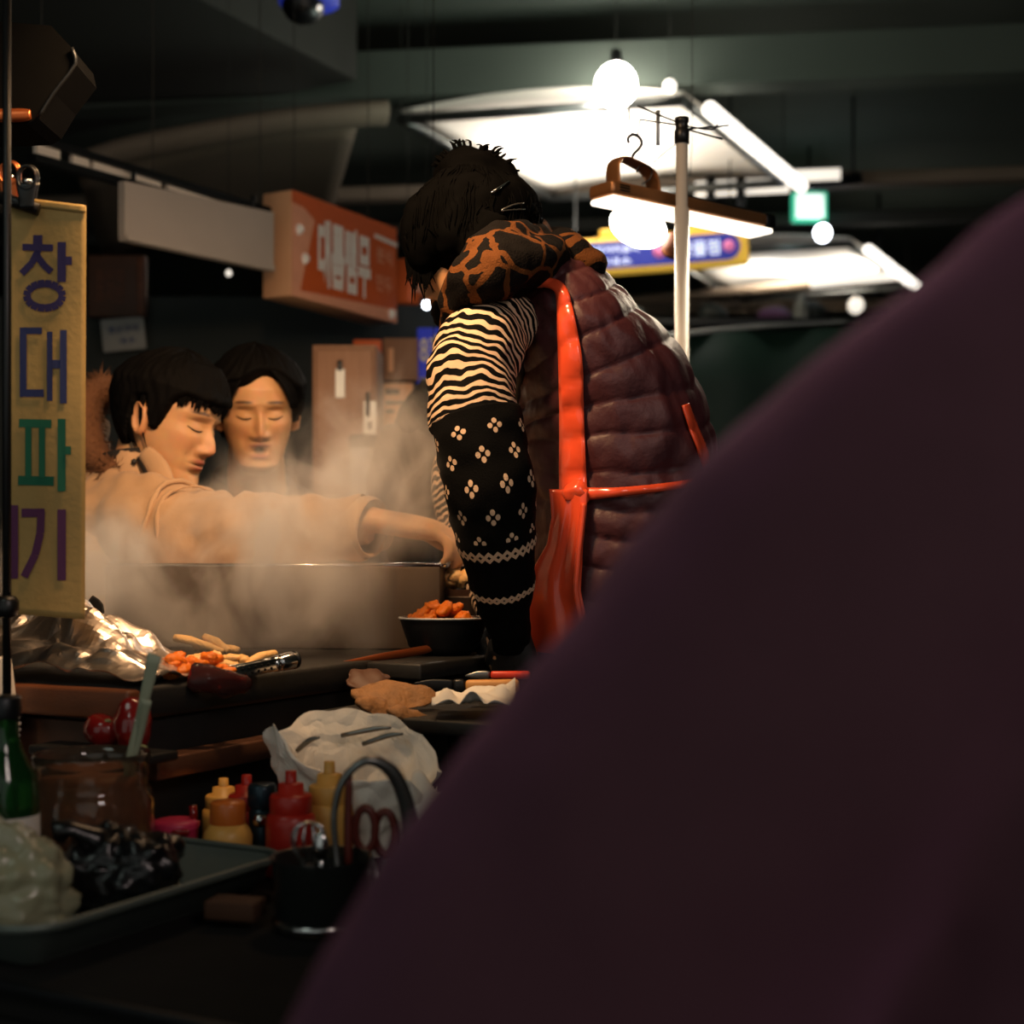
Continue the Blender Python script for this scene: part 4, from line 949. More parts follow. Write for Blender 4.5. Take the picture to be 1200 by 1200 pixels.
for p in leg: mk('shoe', loft([p[-1] + V((.06, 0, -.025)), p[-1] + V((-.03, 0, -.025)), p[-1] + V((-.15, 0, -.035))], [(.042, .045), (.045, .045), (.03, .035)], 16, (0, 0, 1), sub=3), 'shoe_dark', t)
# leopard collar: two soft folds round the nape and a drop at the front
lc = [loft([P(528, 392, 1.93), P(534, 362, 1.895), P(548, 337, 1.87), P(568, 322, 1.85), P(606, 308, 1.87), P(640, 302, 1.94), P(656, 304, 2.04), P(650, 292, 2.15), P(600, 300, 2.22), P(545, 330, 2.2), P(520, 370, 2.1)], [.012, .024, .034, .038, .036, .032, .030, .034, .04, .04, .02], 28, (0, .4, 1), sub=8),
      loft([P(538, 352, 1.915), P(554, 322, 1.89), P(576, 294, 1.88), P(606, 282, 1.93), P(626, 282, 2.02), P(615, 275, 2.12), P(570, 295, 2.14)], [.018, .030, .034, .028, .026, .03, .03], 24, (0, .4, 1), sub=8),
      loft([P(600, 300, 1.9), P(565, 330, 1.9), P(540, 378, 1.93)], [.05, .045, .02], 20, sub=5)]
mk('leopard_collar', wob(fuse(lc, .005, 4), .006, 26, 3), 'leopard_fleece', t)
hb = fuse([loft([P(655, 292, 2.0), P(678, 303, 1.97), P(694, 312, 1.985)], [.035, .026, .020], 18, sub=5), ball(P(690, 309, 1.975), .026, .03, .022)], .004, 4)
mk('hood_toggle', wob(hb, .003, 40), 'leopard_fleece', t)
# hair gathered up into a bun
hp = [ball(P(552, 268, 2.0), .082, .096, .084, 28, 18), ball(P(590, 248, 2.02), .055, .075, .050, 20, 14), ball(P(552, 206, 2.03), .052, .055, .040, 20, 14, None, .12, 2), ball(P(572, 216, 2.03), .05, .05, .038, 20, 14),
      loft([P(524, 225, 1.97), P(506, 256, 1.96), P(497, 298, 1.965), P(496, 332, 1.98)], [.028, .040, .030, .008], 16, sub=4),
      loft([P(548, 240, 1.94), P(530, 276, 1.925), P(522, 298, 1.92)], [.035, .030, .010], 14, sub=4), loft([P(580, 262, 1.92), P(560, 292, 1.905), P(545, 306, 1.91)], [.03, .024, .01], 14, sub=4)]
hm = wob(fuse(hp, .005, 5), .006, 22, 5)
hr = mk('hair', hm, 'hair_vendor', t)
hbv = BVHTree.FromPolygons([tuple(v) for v in hm[0]], hm[1])
rnd = random.Random(5); parts = []
for _ in range(200):
    a = rnd.uniform(0, 2 * PI); e0 = P(552, 212, 2.03) + V((math.cos(a) * .05, math.sin(a) * .05, -.01)); e1 = P(552, 285, 2.0) + V((math.cos(a) * .11, math.sin(a) * .11, rnd.uniform(-.03, .01)))
    pts = []
    for k in range(8):
        q = hbv.find_nearest(e0.lerp(e1, k / 7)); pts.append(q[0] + q[1] * (.0005 + .0015 * rnd.random()))
    parts.append(tube(pts, [.0012] * 7 + [.0004], 5))
for _ in range(46):      # loose ends at the fringe and on the bun
    x, y = rnd.uniform(476, 505), rnd.uniform(290, 322); p0 = P(x, y, 1.96); parts.append(tube([p0 + V((.01, 0, .06)), p0, p0 + V((rnd.uniform(-.012, .012), .0, -rnd.uniform(.02, .045)))], [.003, .0025, .0004], 5, 3))
for _ in range(60):
    a = rnd.uniform(0, 2 * PI); c = P(553, 206, 2.03); d = V((math.cos(a), rnd.uniform(-.6, .6), abs(math.sin(a)) * .8 + .1)).normalized(); q = hbv.find_nearest(c + d * .06)[0]
    parts.append(tube([q - d * .01, q + d * .006, q + d * rnd.uniform(.006, .011) + V((rnd.uniform(-.01, .01), 0, 0))], [.003, .002, .0004], 5, 2))
mk('hair_strands', join(*parts), 'hair_vendor', t)
def hs(px, py, off=.004):
    d = (P(px, py, 1) - eye).normalized(); h = hbv.ray_cast(eye, d, 6); return (h[0] if h[0] is not None else P(px, py, 1.95)) - d * off
mk('hair_pin', tube([hs(575, 226), hs(584, 221), hs(597, 212)], [.0012, .0022, .0008], 6, 3), 'chrome', t)
mk('hair_pin', join(tube([hs(588, 246), hs(602, 240), hs(614, 238)], .0011, 6, 3), tube([hs(588, 247), hs(602, 246), hs(615, 245)], .0011, 6, 3)), 'steel_grey', t)
# ---- out of focus shoulder in the foreground --------------------------------------------------------
mat('coat_plum', (54, 25, 35), .85, var=.14, scale=120, bump=.3, bscale=700, sheen=.35)
m_ = MATS['coat_plum']; m_.node_tree.nodes['Principled BSDF'].inputs['Sheen Tint'].default_value = (.75, .3, .6, 1)
YP = .57
out = [(1350, 150), (1200, 226), (1100, 298), (1000, 376), (925, 437), (850, 508), (770, 598), (700, 682), (600, 806), (500, 934), (420, 1052), (350, 1165), (300, 1265), (270, 1380)]
O = [P(x, y, YP) for x, y in out]; rads = [k * 1.12 for k in (.05, .062, .07, .078, .082, .085, .087, .088, .088, .087, .086, .085, .082, .078)]
cen = []
for i, p in enumerate(O):
    a, b_ = O[max(i - 1, 0)], O[min(i + 1, len(O) - 1)]; d = (b_ - a).normalized(); n_ = V((-d.z, 0, d.x)); n_ = n_ if n_.x > 0 else -n_
    cen.append(p + n_ * rads[i])
shx, shy = .38, .59
t = thing('person', 'person seen from behind in a dark plum coat, blurred across the right foreground', 'person', (shx, shy, 0), 'people at the stall')
torso = [V((shx, shy, .42)), V((shx, shy, .60)), V((shx, shy - .01, .80)), V((shx, shy - .01, .95)), V((shx, shy, 1.08)), V((shx, shy, 1.17)), V((shx, shy + .01, 1.22))]
tw = [(.28, .16), (.28, .16), (.28, .15), (.26, .14), (.20, .12), (.10, .08), (.06, .06)]
fore = [cen[-1], cen[-1] + V((.02, .05, -.06)), cen[-1] + V((.09, .20, -.08)), cen[-1] + V((.16, .30, -.05))]
ro = [V((shx + .20, shy, 1.08)), V((shx + .26, shy + .02, .92)), V((shx + .28, shy + .05, .76)), V((shx + .16, shy + .28, .70))]
coat = fuse([loft(torso, tw, 28, sub=4), loft(cen, rads, 28, sub=3), loft(fore, [.078, .076, .066, .055], 24, sub=4), loft(ro, [.09, .085, .078, .055], 24, sub=4), loft([cen[0], V((shx - .05, shy, 1.14))], [.05, .07], 20, sub=4)], .009, 5)
mk('coat', wob(coat, .0035, 14, 2), 'coat_plum', t)
hd = head(V((shx + .01, shy + .05, 1.38)), (.1, .98, -.15), (0, .15, .98))
nk = loft([V((shx, shy + .0, 1.14)), V((shx, shy + .02, 1.24)), hd[3](0, -.03, -.03)], [.06, .052, .05], 16, sub=3)
leg2 = seated_legs((shx, shy, .50), (0, 1, 0))
bod = fuse([nk, loft(torso[:-1], [(a * .8, c * .8) for a, c in tw[:-1]], 20, sub=3)] + [loft(p, [.07, .068, .052, .045, .035], 14, sub=3) for p in leg2] + [loft(fore, [.04, .04, .035, .028], 12, sub=3), loft(ro, [.045, .04, .036, .028], 12, sub=3)]
           + hand_parts(fore[-1], (.5, .8, 0), (0, 0, 1), (.5, .5, 0), 1, (.3, .4, .3)) + hand_parts(ro[-1], (-.5, .8, 0), (0, 0, 1), (-.5, .5, 0), 1, (.3, .4, .3)), .0075, 3)
mk('body', add_tint(hd, bod), 'skin', t)
mk('hair', hair_cap(hd[3], maskA, thickB, 90, 70, seed=8), 'hair_black', t)
for p in leg2: mk('trouser_leg', loft(p, [.088, .085, .07, .06, .055], 20, sub=4), 'jeans_dark', t)
for p in leg2: mk('shoe', loft([p[-1] + V((0, -.05, -.045)), p[-1] + V((0, .04, -.045)), p[-1] + V((0, .16, -.055))], [(.045, .045), (.047, .045), (.03, .03)], 16, (0, 0, 1), sub=3), 'shoe_dark', t)
stool(shx, shy, 'plastic stool under the person in the plum coat')
# ------------------------------------------------------------------ the stall
mat('steel_pan', (84, 70, 58), .5, .5, var=.15, scale=14)
mat('ledge_steel', (120, 84, 66), .35, .7, var=.3, scale=14)
mat('foil', (226, 212, 202), .30, 1, var=.06, scale=30)
mat('fried_orange', (226, 116, 22), .5, var=.35, scale=70, bump=.6, bscale=160)
mat('fried_pale', (222, 176, 112), .55, var=.25, scale=60, bump=.5, bscale=160)
mat('fish_tan', (128, 90, 52), .7, var=.5, scale=60, bump=.6, bscale=140)
mat('red_gloss', (122, 20, 18), .2, var=.2, scale=30, coat=.5)
mat('bottle_red', (168, 36, 24), .35, var=.15); mat('bottle_yellow', (214, 160, 78), .4, var=.12); mat('bottle_amber', (196, 104, 40), .3, var=.2)
mat('pink_plastic', (190, 50, 86), .4, var=.15); mat('blue_steel', (34, 52, 62), .3, .5, var=.2)
mat('glass_jar', (200, 180, 158), .03, trans=.96, var=.05, ior=1.4); mat('jar_paste', (146, 96, 62), .45, var=.35, scale=50, bump=.5, bscale=90)
mat('glass_green', (36, 92, 44), .08, trans=.75, var=.1); mat('stick_green', (150, 156, 132), .5, var=.12)
mat('bag_black', (12, 12, 14), .28, var=.3); mat('bag_clear', (150, 150, 122), .28, var=.12, scale=20, alpha=.75, coat=.4)
mat('greens', (120, 128, 84), .6, var=.4, scale=40); mat('clear_plastic', (70, 76, 74), .10, trans=.8, var=.05, ior=1.2)
mat('steel_tray', (100, 110, 104), .45, .45, var=.2, scale=20); mat('film_clear', (120, 84, 82), .12, trans=.85, var=.05, ior=1.25)
mat('cardboard', (64, 38, 20), .8, var=.2)
mat('board_wood', (206, 148, 84), .5, var=.18, stretch=(1, 8, 8)); mat('handle_red', (204, 58, 36), .4); mat('spoon_white', (226, 222, 214), .4)
mat('scissor_grip', (96, 34, 24), .4, var=.2); mat('paper_bag', (236, 228, 214), .8, var=.08, scale=30, bump=.3, bscale=60)
mat('copper_rim', (170, 90, 48), .3, .8, var=.2)  # warm lamp light put into the metal's colour
GA = (UU, VV, V((0, 0, 1)))
def gbox(u0, u1, v0, v1, z0, z1, bev=.004): return rbox(G((u0 + u1) / 2, (v0 + v1) / 2, (z0 + z1) / 2), u1 - u0, v1 - v0, z1 - z0, GA, bev)
t = thing('food_cart', 'dark food cart with griddle top, wooden end rail and steel ledge', 'cart', G(.62, .22, 0))
mk('body', gbox(.012, 1.30, .012, .34, .06, .825), 'cart_black', t)
mk('griddle', gbox(0, 1.32, 0, .50, .825, .86, .006), 'cart_black', t)
mk('end_rail', gbox(-.022, -.001, .0, .50, .826, .858, .004), 'wood_cart', t)
mk('end_panel', gbox(0, .011, .012, .34, .06, .82, .002), 'cart_brown', t)
mk('ledge', gbox(.0, .40, -.022, .010, .762, .786, .003), 'ledge_steel', t)
mk('end_ledge', gbox(-.044, .0, -.05, .12, .787, .797, .002), 'cart_black', t)
mk('side_board', gbox(.42, .66, -.085, -.001, .838, .859, .003), 'cart_black', t)
for u in (.08, 1.22):
    for v in (.06, .29):
        w = t; mk('wheel', lathe([(.0, -.015), (.035, -.015), (.04, -.008), (.04, .008), (.035, .015), (0, .015)], G(u, v, .04), 20, (UU, V((0, 0, 1)), VV)), 'black_matte', t)
t = thing('side_table', 'low dark side table with steel end strip, under the sauce bottles', 'table', G(.05, -.1, 0))
mk('top', gbox(-.375, -.005, -.52, .50, .65, .68, .004), 'black_matte', t)
mk('top', gbox(-.005, .58, -.52, -.03, .65, .68, .004), 'black_matte', t)
mk('edge_strip', gbox(-.381, -.375, -.52, .50, .672, .680, .001), 'steel_dark', t)
mk('apron_panel', gbox(-.372, -.36, -.50, .48, .10, .65, .002), 'black_matte', t)
for u, v in ((-.34, -.48), (-.34, .46), (.54, -.48), (.54, -.07)): mk('leg', gbox(u - .018, u + .018, v - .018, v + .018, 0, .65, .003), 'black_matte', t)
t = thing('raised_shelf', 'small black raised shelf holding the dried fish and knife', 'shelf', G(.40, -.17, .68))
mk('board', gbox(.245, .57, -.32, -.035, .795, .812, .003), 'cart_black', t)
for u, v in ((.27, -.30), (.27, -.06), (.55, -.30), (.55, -.06)): mk('leg', gbox(u - .008, u + .008, v - .008, v + .008, .68, .797, .002), 'cart_black', t)
# steaming vat
va = V((-.105, 2.085, 0)); vb = V((-.61, 2.135, 0)); vx = (va - vb).normalized(); vy = V((-vx.y, vx.x, 0)); vw = (va - vb).length; vd = .15; vc = (va + vb) / 2 + vy * vd / 2
t = thing('steam_vat', 'long rectangular steel vat steaming under the outstretched arm', 'vat', vc + V((0, 0, .86)))
vax = (vx, vy, V((0, 0, 1)))
for nm, cx, cy, sx, sy in (('front_wall', 0, -vd / 2, vw, .006), ('back_wall', 0, vd / 2, vw, .006), ('side_wall', vw / 2 - .003, 0, .006, vd - .006), ('side_wall', -vw / 2 + .003, 0, .006, vd - .006)):
    mk(nm, rbox(vc + vx * cx + vy * cy + V((0, 0, .922)), sx, sy, .122, vax, .002), 'steel_pan', t)
mk('base', rbox(vc + V((0, 0, .864)), vw - .01, vd - .01, .006, vax, .001), 'steel_pan', t)
ev = [vc + vx * (a * vw / 2) + vy * (b * vd / 2) + V((0, 0, .984)) for a, b in ((1, -1), (1, 1), (-1, 1), (-1, -1), (1, -1))]
for a, b in zip(ev[:-1], ev[1:]): mk('rim', tube([a, b], .0035, 8), 'chrome', t)
mk('broth', rbox(vc + V((0, 0, .955)), vw - .014, vd - .014, .01, vax, .001), 'fried_pale', t)
# bowls of fried food
def lumps(c, rx, ry, h, n, m, nm, label, cat, group, seed, r0=.010, r1=.018, el=1.5):
    rnd = random.Random(seed); protos = []
    for k in range(4): protos.append(wob(ball((0, 0, 0), 1, .62, .5, 16, 10), .28, 1.6, seed + k))
    first = []; made = []
    for k in range(n):
        a = rnd.uniform(0, 2 * PI); q = math.sqrt(rnd.random()); x, y = math.cos(a) * q, math.sin(a) * q
        r = rnd.uniform(r0, r1); z = h * (1 - q * q) * rnd.uniform(.55, 1.0) + r * .45
        ps = protos[k % 4]; rz = rnd.uniform(0, PI); tl = rnd.uniform(-.5, .5); R = Matrix.Rotation(rz, 3, 'Z') @ Matrix.Rotation(tl, 3, 'Y')
        lc = V(c) + V((x * rx, y * ry, z))
        if k < 4:
            o = mk(nm, ([V(v) * r for v in ps[0]], ps[1]), m); first.append((o, r))
        else:
            o = first[k % 4][0].copy(); COL.objects.link(o)
        o.location = lc; o.rotation_euler = R.to_euler(); s = r / first[k % 4][1]; o.scale = (s, s, s)
        ORG[o.name] = lc; tag(o, label, cat, group); made.append(o)
    for key, w in ((lambda q: -q.location.z, 'topmost'), (lambda q: q.location.x, 'leftmost'), (lambda q: -q.location.x, 'rightmost'), (lambda q: q.location.y, 'frontmost')):
        q = min(made, key=key); made.remove(q); q['label'] = w + ' ' + label
b0 = V((-.096, 2.0, .86))
t = thing('metal_bowl', 'low steel bowl of orange fried pieces beside her arm cover', 'bowl', b0)
def oval(prof, c, sx, sy, n=40):
    v, f = lathe(prof, (0, 0, 0), n); return [V(c) + V((p.x * sx, p.y * sy, p.z)) for p in v], f
mk('bowl', oval([(0, 0), (.6, 0), (.8, .012), (.95, .040), (1, .050), (1.02, .051), (.98, .048), (.90, .036), (.75, .012), (0, .006)], b0, .062, .048), 'steel_dark', t)
mk('rim', oval([(.99, .0495), (1.03, .0505), (1.03, .0525), (.99, .0525)], b0, .062, .048), 'spoon_white', t)
lumps(b0 + V((0, 0, .036)), .046, .034, .028, 26, 'fried_orange', 'fried_piece', 'glossy orange fried piece heaped in the low steel bowl', 'fried food', 'fried pieces in the low steel bowl', 31, .011, .017)
b1 = V((-.062, 2.165, .86))
t = thing('food_pot', 'deep steel pot with pale fried food right of the vat', 'pot', b1)
mk('pot', lathe([(0, 0), (.045, 0), (.05, .004), (.054, .075), (.057, .078), (.052, .076), (.048, .01), (0, .006)], b1, 36), 'steel_pan', t)
mk('paper_liner', wob(lathe([(.046, .06), (.053, .078), (.057, .088)], b1, 40), .004, 40, 3), 'cardboard', t)
lumps(b1 + V((-.006, -.004, .078)), .040, .040, .050, 30, 'fried_pale', 'fried_dumpling', 'pale fried piece heaped in the deep pot', 'fried food', 'pale fried pieces in the deep pot', 51, .014, .022)
solo('spoon', join(tube([P(517, 663, 2.13), P(531, 657, 2.13)], .0065, 12), loft([P(517, 663, 2.13), P(500, 676, 2.15), P(495, 684, 2.16)], [.006, .012, .004], 12, sub=4)), 'spoon_white', 'white spoon handle end poking up at the vat corner', 'spoon')
# griddle contents at the near end
rnd = random.Random(12)
def foilf(u, v):
    x, y = u * .165 - .008, v * .31 + .004
    hgt = .078 * math.exp(-((u - .62) / .42) ** 2 - ((v - .66) / .40) ** 2) + .02 * math.exp(-((u - .2) / .2) ** 2 - ((v - .25) / .2) ** 2)
    q = V((u * 3.1, v * 3.7, 3)); d, _ = noise.voronoi(q); ft = .022 * (d[1] - d[0]) + .011 * noise.noise(q * 1.7)
    return G(x + .02 * noise.noise(q), y + .02 * noise.noise(q + V((9, 0, 0))), .863 + max(0, hgt + ft * (.35 + 1.2 * min(1, hgt / .03))))
t = thing('foil_sheet', 'crumpled silver foil sheet piled at the near end of the griddle', 'foil', G(.09, .14, .86))
mk('foil', crumple(sheet(foilf, 56, 64, .0006), .007, 11, 2), 'foil', t, False)
solo('spatula', join(loft([P(104, 735, 1.74), P(122, 748, 1.70), P(150, 770, 1.64), P(186, 797, 1.57)], [(.010, .005), (.013, .005), (.011, .004), (.008, .004)], 12, sub=4), loft([P(112, 738, 1.73), P(108, 722, 1.76), P(100, 712, 1.78)], [(.012, .003), (.02, .002), (.018, .002)], 12, sub=3)), 'black_plastic', 'black spatula handle leaning along the foil edge', 'spatula')
c = G(.055, .004, .862); 
lumps(V((P(224, 0, 1.605).x, 1.605, .862)), .044, .030, .026, 26, 'fried_orange', 'fried_piece', 'orange fried piece scattered on the griddle beside the foil', 'fried food', 'fried pieces on the griddle', 71, .008, .014)
lumps(V((P(250, 0, 1.68).x, 1.68, .862)), .055, .032, .012, 14, 'fried_pale', 'fried_dumpling', 'pale fried piece on the griddle behind the tongs', 'fried food', 'pale fried pieces on the griddle', 91, .010, .016)
def stick(a, b, r, nm, m, lb, cat, g=None): return solo(nm, wob(tube([a, a.lerp(b, .5) + V((0, 0, .002)), b], [r * .8, r, r * .7], 10, 3), r * .3, 90), m, lb, cat, g)
for k, (x0, y0, x1, y1) in enumerate(((205, 747, 262, 764), (228, 758, 280, 762), (240, 746, 268, 763), (285, 780, 322, 766))):
    stick(P(x0, y0, 2.0 if k < 3 else 1.70), P(x1, y1, 1.97 if k < 3 else 1.74), .0062, 'rice_cake', 'fried_pale', ('longest pale rice cake stick, lying against the foil behind the tongs', 'short pale rice cake stick between the longest one and the tongs', 'uppermost pale rice cake stick deep in the steam', 'pale rice cake stick resting against the steel tongs')[k], 'food', 'rice cakes in the steam')
# tongs
d0, d1 = P(246, 794, 1.60), P(322, 778, 1.66); dd = (d1 - d0).normalized(); sn = V((-dd.y, dd.x, 0)).normalized(); tax = (dd, sn, V((0, 0, 1)))
t = thing('steel_tongs', 'perforated steel tongs lying on the griddle edge', 'tongs', (d0 + d1) / 2)
L = (d1 - d0).length
for s in (-1, 1):
    a = mk('arm', rbox((d0 + d1) / 2 + sn * .007 * s, L, .0016, .015, tax, .0005), 'chrome', t)
    hp = [lathe([(0, .0012), (.0017, .0012), (.0017, -.0012), (0, -.0012)], d0 + dd * (L * (.08 + .86 * k / 17)) + sn * (.007 * s) + V((0, 0, .0028 * (1 if k % 2 else -1))), 8, (dd, V((0, 0, 1)), sn)) for k in range(18)]
    mk('perforation', join(*hp), 'black_matte', a)
mk('hinge', ball(d1 + dd * .002, .009, .010, .010, 16, 10), 'chrome', t)
mk('grip_end', loft([d1 + dd * .004, d1 + dd * .016, d1 + dd * .026], [(.0095, .011), (.0105, .012), (.0105, .012)], 20, sub=3), 'chrome', t)
mk('end_cap', loft([d1 + dd * .026, d1 + dd * .0295], [(.011, .0125), (.0105, .012)], 20), 'black_plastic', t)
# packet of red sauce on the edge
t = thing('sauce_packet', 'clear plastic packet with red filling hanging on the griddle edge', 'packet', P(255, 808, 1.575))
pk_ = [P(222, 792, 1.565), P(255, 798, 1.575), P(287, 802, 1.60)]
mk('filling', wob(loft(pk_, [(.006, .010), (.0095, .012), (.006, .010)], 18, (0, 0, 1), sub=5), .004, 60, 2), 'red_gloss', t)
mk('film', wob(loft([p + V((0, -.002, 0)) for p in pk_], [(.009, .012), (.0125, .015), (.010, .012)], 24, (0, 0, 1), sub=6), .006, 55, 7), 'film_clear', t)
solo('skewer', loft([P(392, 779, 1.86), P(440, 771, 1.90), P(495, 762, 1.96), P(508, 758, 1.97)], [(.002, .002), (.005, .004), (.006, .004), (.003, .003)], 12, sub=4), 'copper_rim', 'long copper-brown spatula handle lying across the griddle', 'spatula').name = 'long_spatula'
# dried fish, napkin and knife on the raised shelf
def leaf(x0, y0, x1, y1, Y, w, nm, m, lb, g=None, z=0):
    a, b = P(x0, y0, Y), P(x1, y1, Y + .03)
    return solo(nm, wob(loft([a, a.lerp(b, .2), a.lerp(b, .5), a.lerp(b, .8), b], [(w * .25, .002), (w * .8, .005), (w, .006), (w * .7, .005), (w * .2, .002)], 16, (0, -.6, .8), sub=4), .005, 50, x0), m, lb, 'dried fish', g)
leaf(414, 814, 514, 815, 1.69, .028, 'dried_fish', 'fish_tan', 'topmost tan dried fish on the raised shelf', 'dried fish')
leaf(418, 823, 468, 838, 1.66, .016, 'dried_fish', 'fish_tan', 'narrow curled dried fish below the topmost one', 'dried fish')
leaf(455, 834, 502, 842, 1.64, .015, 'dried_fish', 'fish_tan', 'small dried fish nearest the paper bag', 'dried fish')
leaf(405, 800, 455, 792, 1.80, .022, 'dried_fish', 'cart_brown', 'dark dried fish behind the others, against the griddle', 'dried fish')
n0 = P(556, 826, 1.66)
solo('napkin', sheet(lambda u, v: n0 + V(((u - .5) * .095, (v - .5) * .09, .004 + .012 * abs(noise.noise(V((u * 3.1, v * 3.3, 4)))) * 2 + .012 * u * v)), 24, 24, .0008), 'paper_white', 'crumpled white napkin below the wooden-handled knife', 'napkin')
t = thing('kitchen_knife', 'knife with tan wooden handle on the raised shelf', 'knife', P(570, 812, 1.74))
mk('handle', rbox(P(577, 804, 1.75), .066, .014, .016, axes((1, .05, .01)), .004), 'board_wood', t)
mk('bolster', rbox(P(538, 804, 1.748), .014, .013, .017, axes((1, .05, .01)), .003), 'black_plastic', t)
mk('blade', loft([P(532, 804, 1.748), P(505, 803, 1.745), P(485, 801, 1.74)], [(.008, .0012), (.0075, .001), (.001, .0006)], 10, (0, 1, 0), sub=4), 'steel_dark', t)
t = thing('red_knife', 'red-handled knife behind the wooden-handled one', 'knife', P(600, 794, 1.80))
mk('handle', rbox(P(598, 791, 1.80), .050, .012, .010, axes((1, .05, 0)), .003), 'handle_red', t)
mk('blade', loft([P(574, 791, 1.80), P(560, 791, 1.80), P(545, 792, 1.80)], [(.005, .001), (.005, .001), (.001, .0006)], 10, sub=3), 'steel_grey', t)
# ------------------------------------------------------------------ things on the low table
t = thing('steel_tray', 'dull steel tray at lower left holding jar and bags', 'tray', G(-.23, 0, .68))
def trayf():
    u0, u1, v0, v1 = -.372, -.047, -.232, .27; prof = [(.030, .001), (.024, .004), (.004, .032), (0, .0345), (-.004, .034)]
    v = []; f = []; n = 0
    for ins, z in prof:
        a0, a1, b0, b1 = u0 + ins, u1 - ins, v0 + ins, v1 - ins; r = max(.03 - ins, .006) + .008
        for cu, cv, s in ((a1 - r, b1 - r, 0), (a0 + r, b1 - r, 1), (a0 + r, b0 + r, 2), (a1 - r, b0 + r, 3)):
            for k in range(7): q = PI / 2 * (s + k / 6); v.append(G(cu + r * math.cos(q), cv + r * math.sin(q), .681 + z))
    m = 28
    for i in range(len(prof) - 1):
        for k in range(m): f.append((i * m + k, i * m + (k + 1) % m, (i + 1) * m + (k + 1) % m, (i + 1) * m + k))
    f.append(tuple(range(m))); 
    return v, f
tv, tf = trayf(); T = len(tv)
mk('tray', (tv + [p - V((0, 0, .0012)) for p in tv], tf + [tuple(i + T for i in q[::-1]) for q in tf]), 'steel_tray', t)
rim = [tv[3 * 28 + k] + V((0, 0, .001)) for k in range(28)]
mk('rolled_rim', tube(rim, .0032, 8, 1, (0, 0, 1), closed=True), 'steel_tray', t)
jc = V((-.414, 1.402, .6835))
t = thing('glass_jar', 'wide glass jar of brown paste with pale sticks inside', 'jar', jc)
mk('glass', lathe([(0, 0), (.052, 0), (.058, .006), (.0605, .02), (.0605, .075), (.057, .085), (.0535, .090), (.0545, .093), (.0535, .097), (.0545, .101), (.0535, .105), (.055, .110), (.0565, .119), (.0555, .122), (.053, .121), (.0515, .108), (.0515, .09), (.0575, .075), (.0575, .02), (.05, .006), (0, .005)], jc, 48), 'glass_jar', t)
mk('paste', wob(lathe([(0, .007), (.049, .008), (.0565, .022), (.0565, .074), (.050, .088), (.050, .098), (.02, .102), (0, .100)], jc, 36), .002, 60), 'jar_paste', t)
for k, (x0, y0, x1, y1, w) in enumerate(((150, 896, 181, 767, .0048), (157, 892, 172, 820, .0035))):
    solo('stirring_stick', loft([P(x0 - 4, y0 + 40, 1.405), P(x0, y0, 1.395), P((x0 + x1) / 2 + 1, (y0 + y1) / 2, 1.385), P(x1, y1, 1.37)], [(w * .7, .0015), (w * .75, .0016), (w, .0016), (w * 1.5, .0014)], 12, (0, 1, 0), sub=4), 'stick_green', 'long pale flat stick standing in the glass jar' if k == 0 else 'short pale stick beside the long one in the jar', 'stick')
q = G(-.022, .030, .797); 
t = thing('red_tomato', 'glossy round red tomato on the ledge behind the glass jar', 'tomato', q)
mk('fruit', wob(ball(q + V((0, 0, .018)), .024, .020, .018, 24, 16), .003, 50), 'red_gloss', t); mk('calyx', ball(q + V((.006, -.014, .030)), .004, .003, .002, 8, 6), 'greens', t)
q = G(-.024, -.008, .797)
t = thing('red_tomato', 'upright red tomato leaning behind the pale stick', 'tomato', q)
mk('fruit', wob(ball(q + V((0, 0, .026)), .021, .019, .027, 24, 16), .004, 45, 4), 'red_gloss', t); mk('calyx', ball(q + V((.012, -.012, .004)), .008, .006, .004, 8, 6), 'greens', t)
bc = V((P(4, 0, 1.275).x, 1.275, .6835))
t = thing('green_bottle', 'dark green glass bottle with white label at the left edge', 'bottle', bc)
mk('glass', lathe([(0, 0), (.028, 0), (.031, .004), (.031, .105), (.028, .120), (.018, .140), (.0135, .155), (.0135, .176), (.0145, .177), (.0145, .182), (0, .182)], bc, 32), 'glass_green', t)
mk('label', lathe([(.0315, .030), (.0315, .084)], bc, 32), 'paper_white', t)
mk('cap', lathe([(.015, .170), (.0155, .172), (.0155, .188), (.014, .190), (0, .190)], bc, 24), 'steel_dark', t)
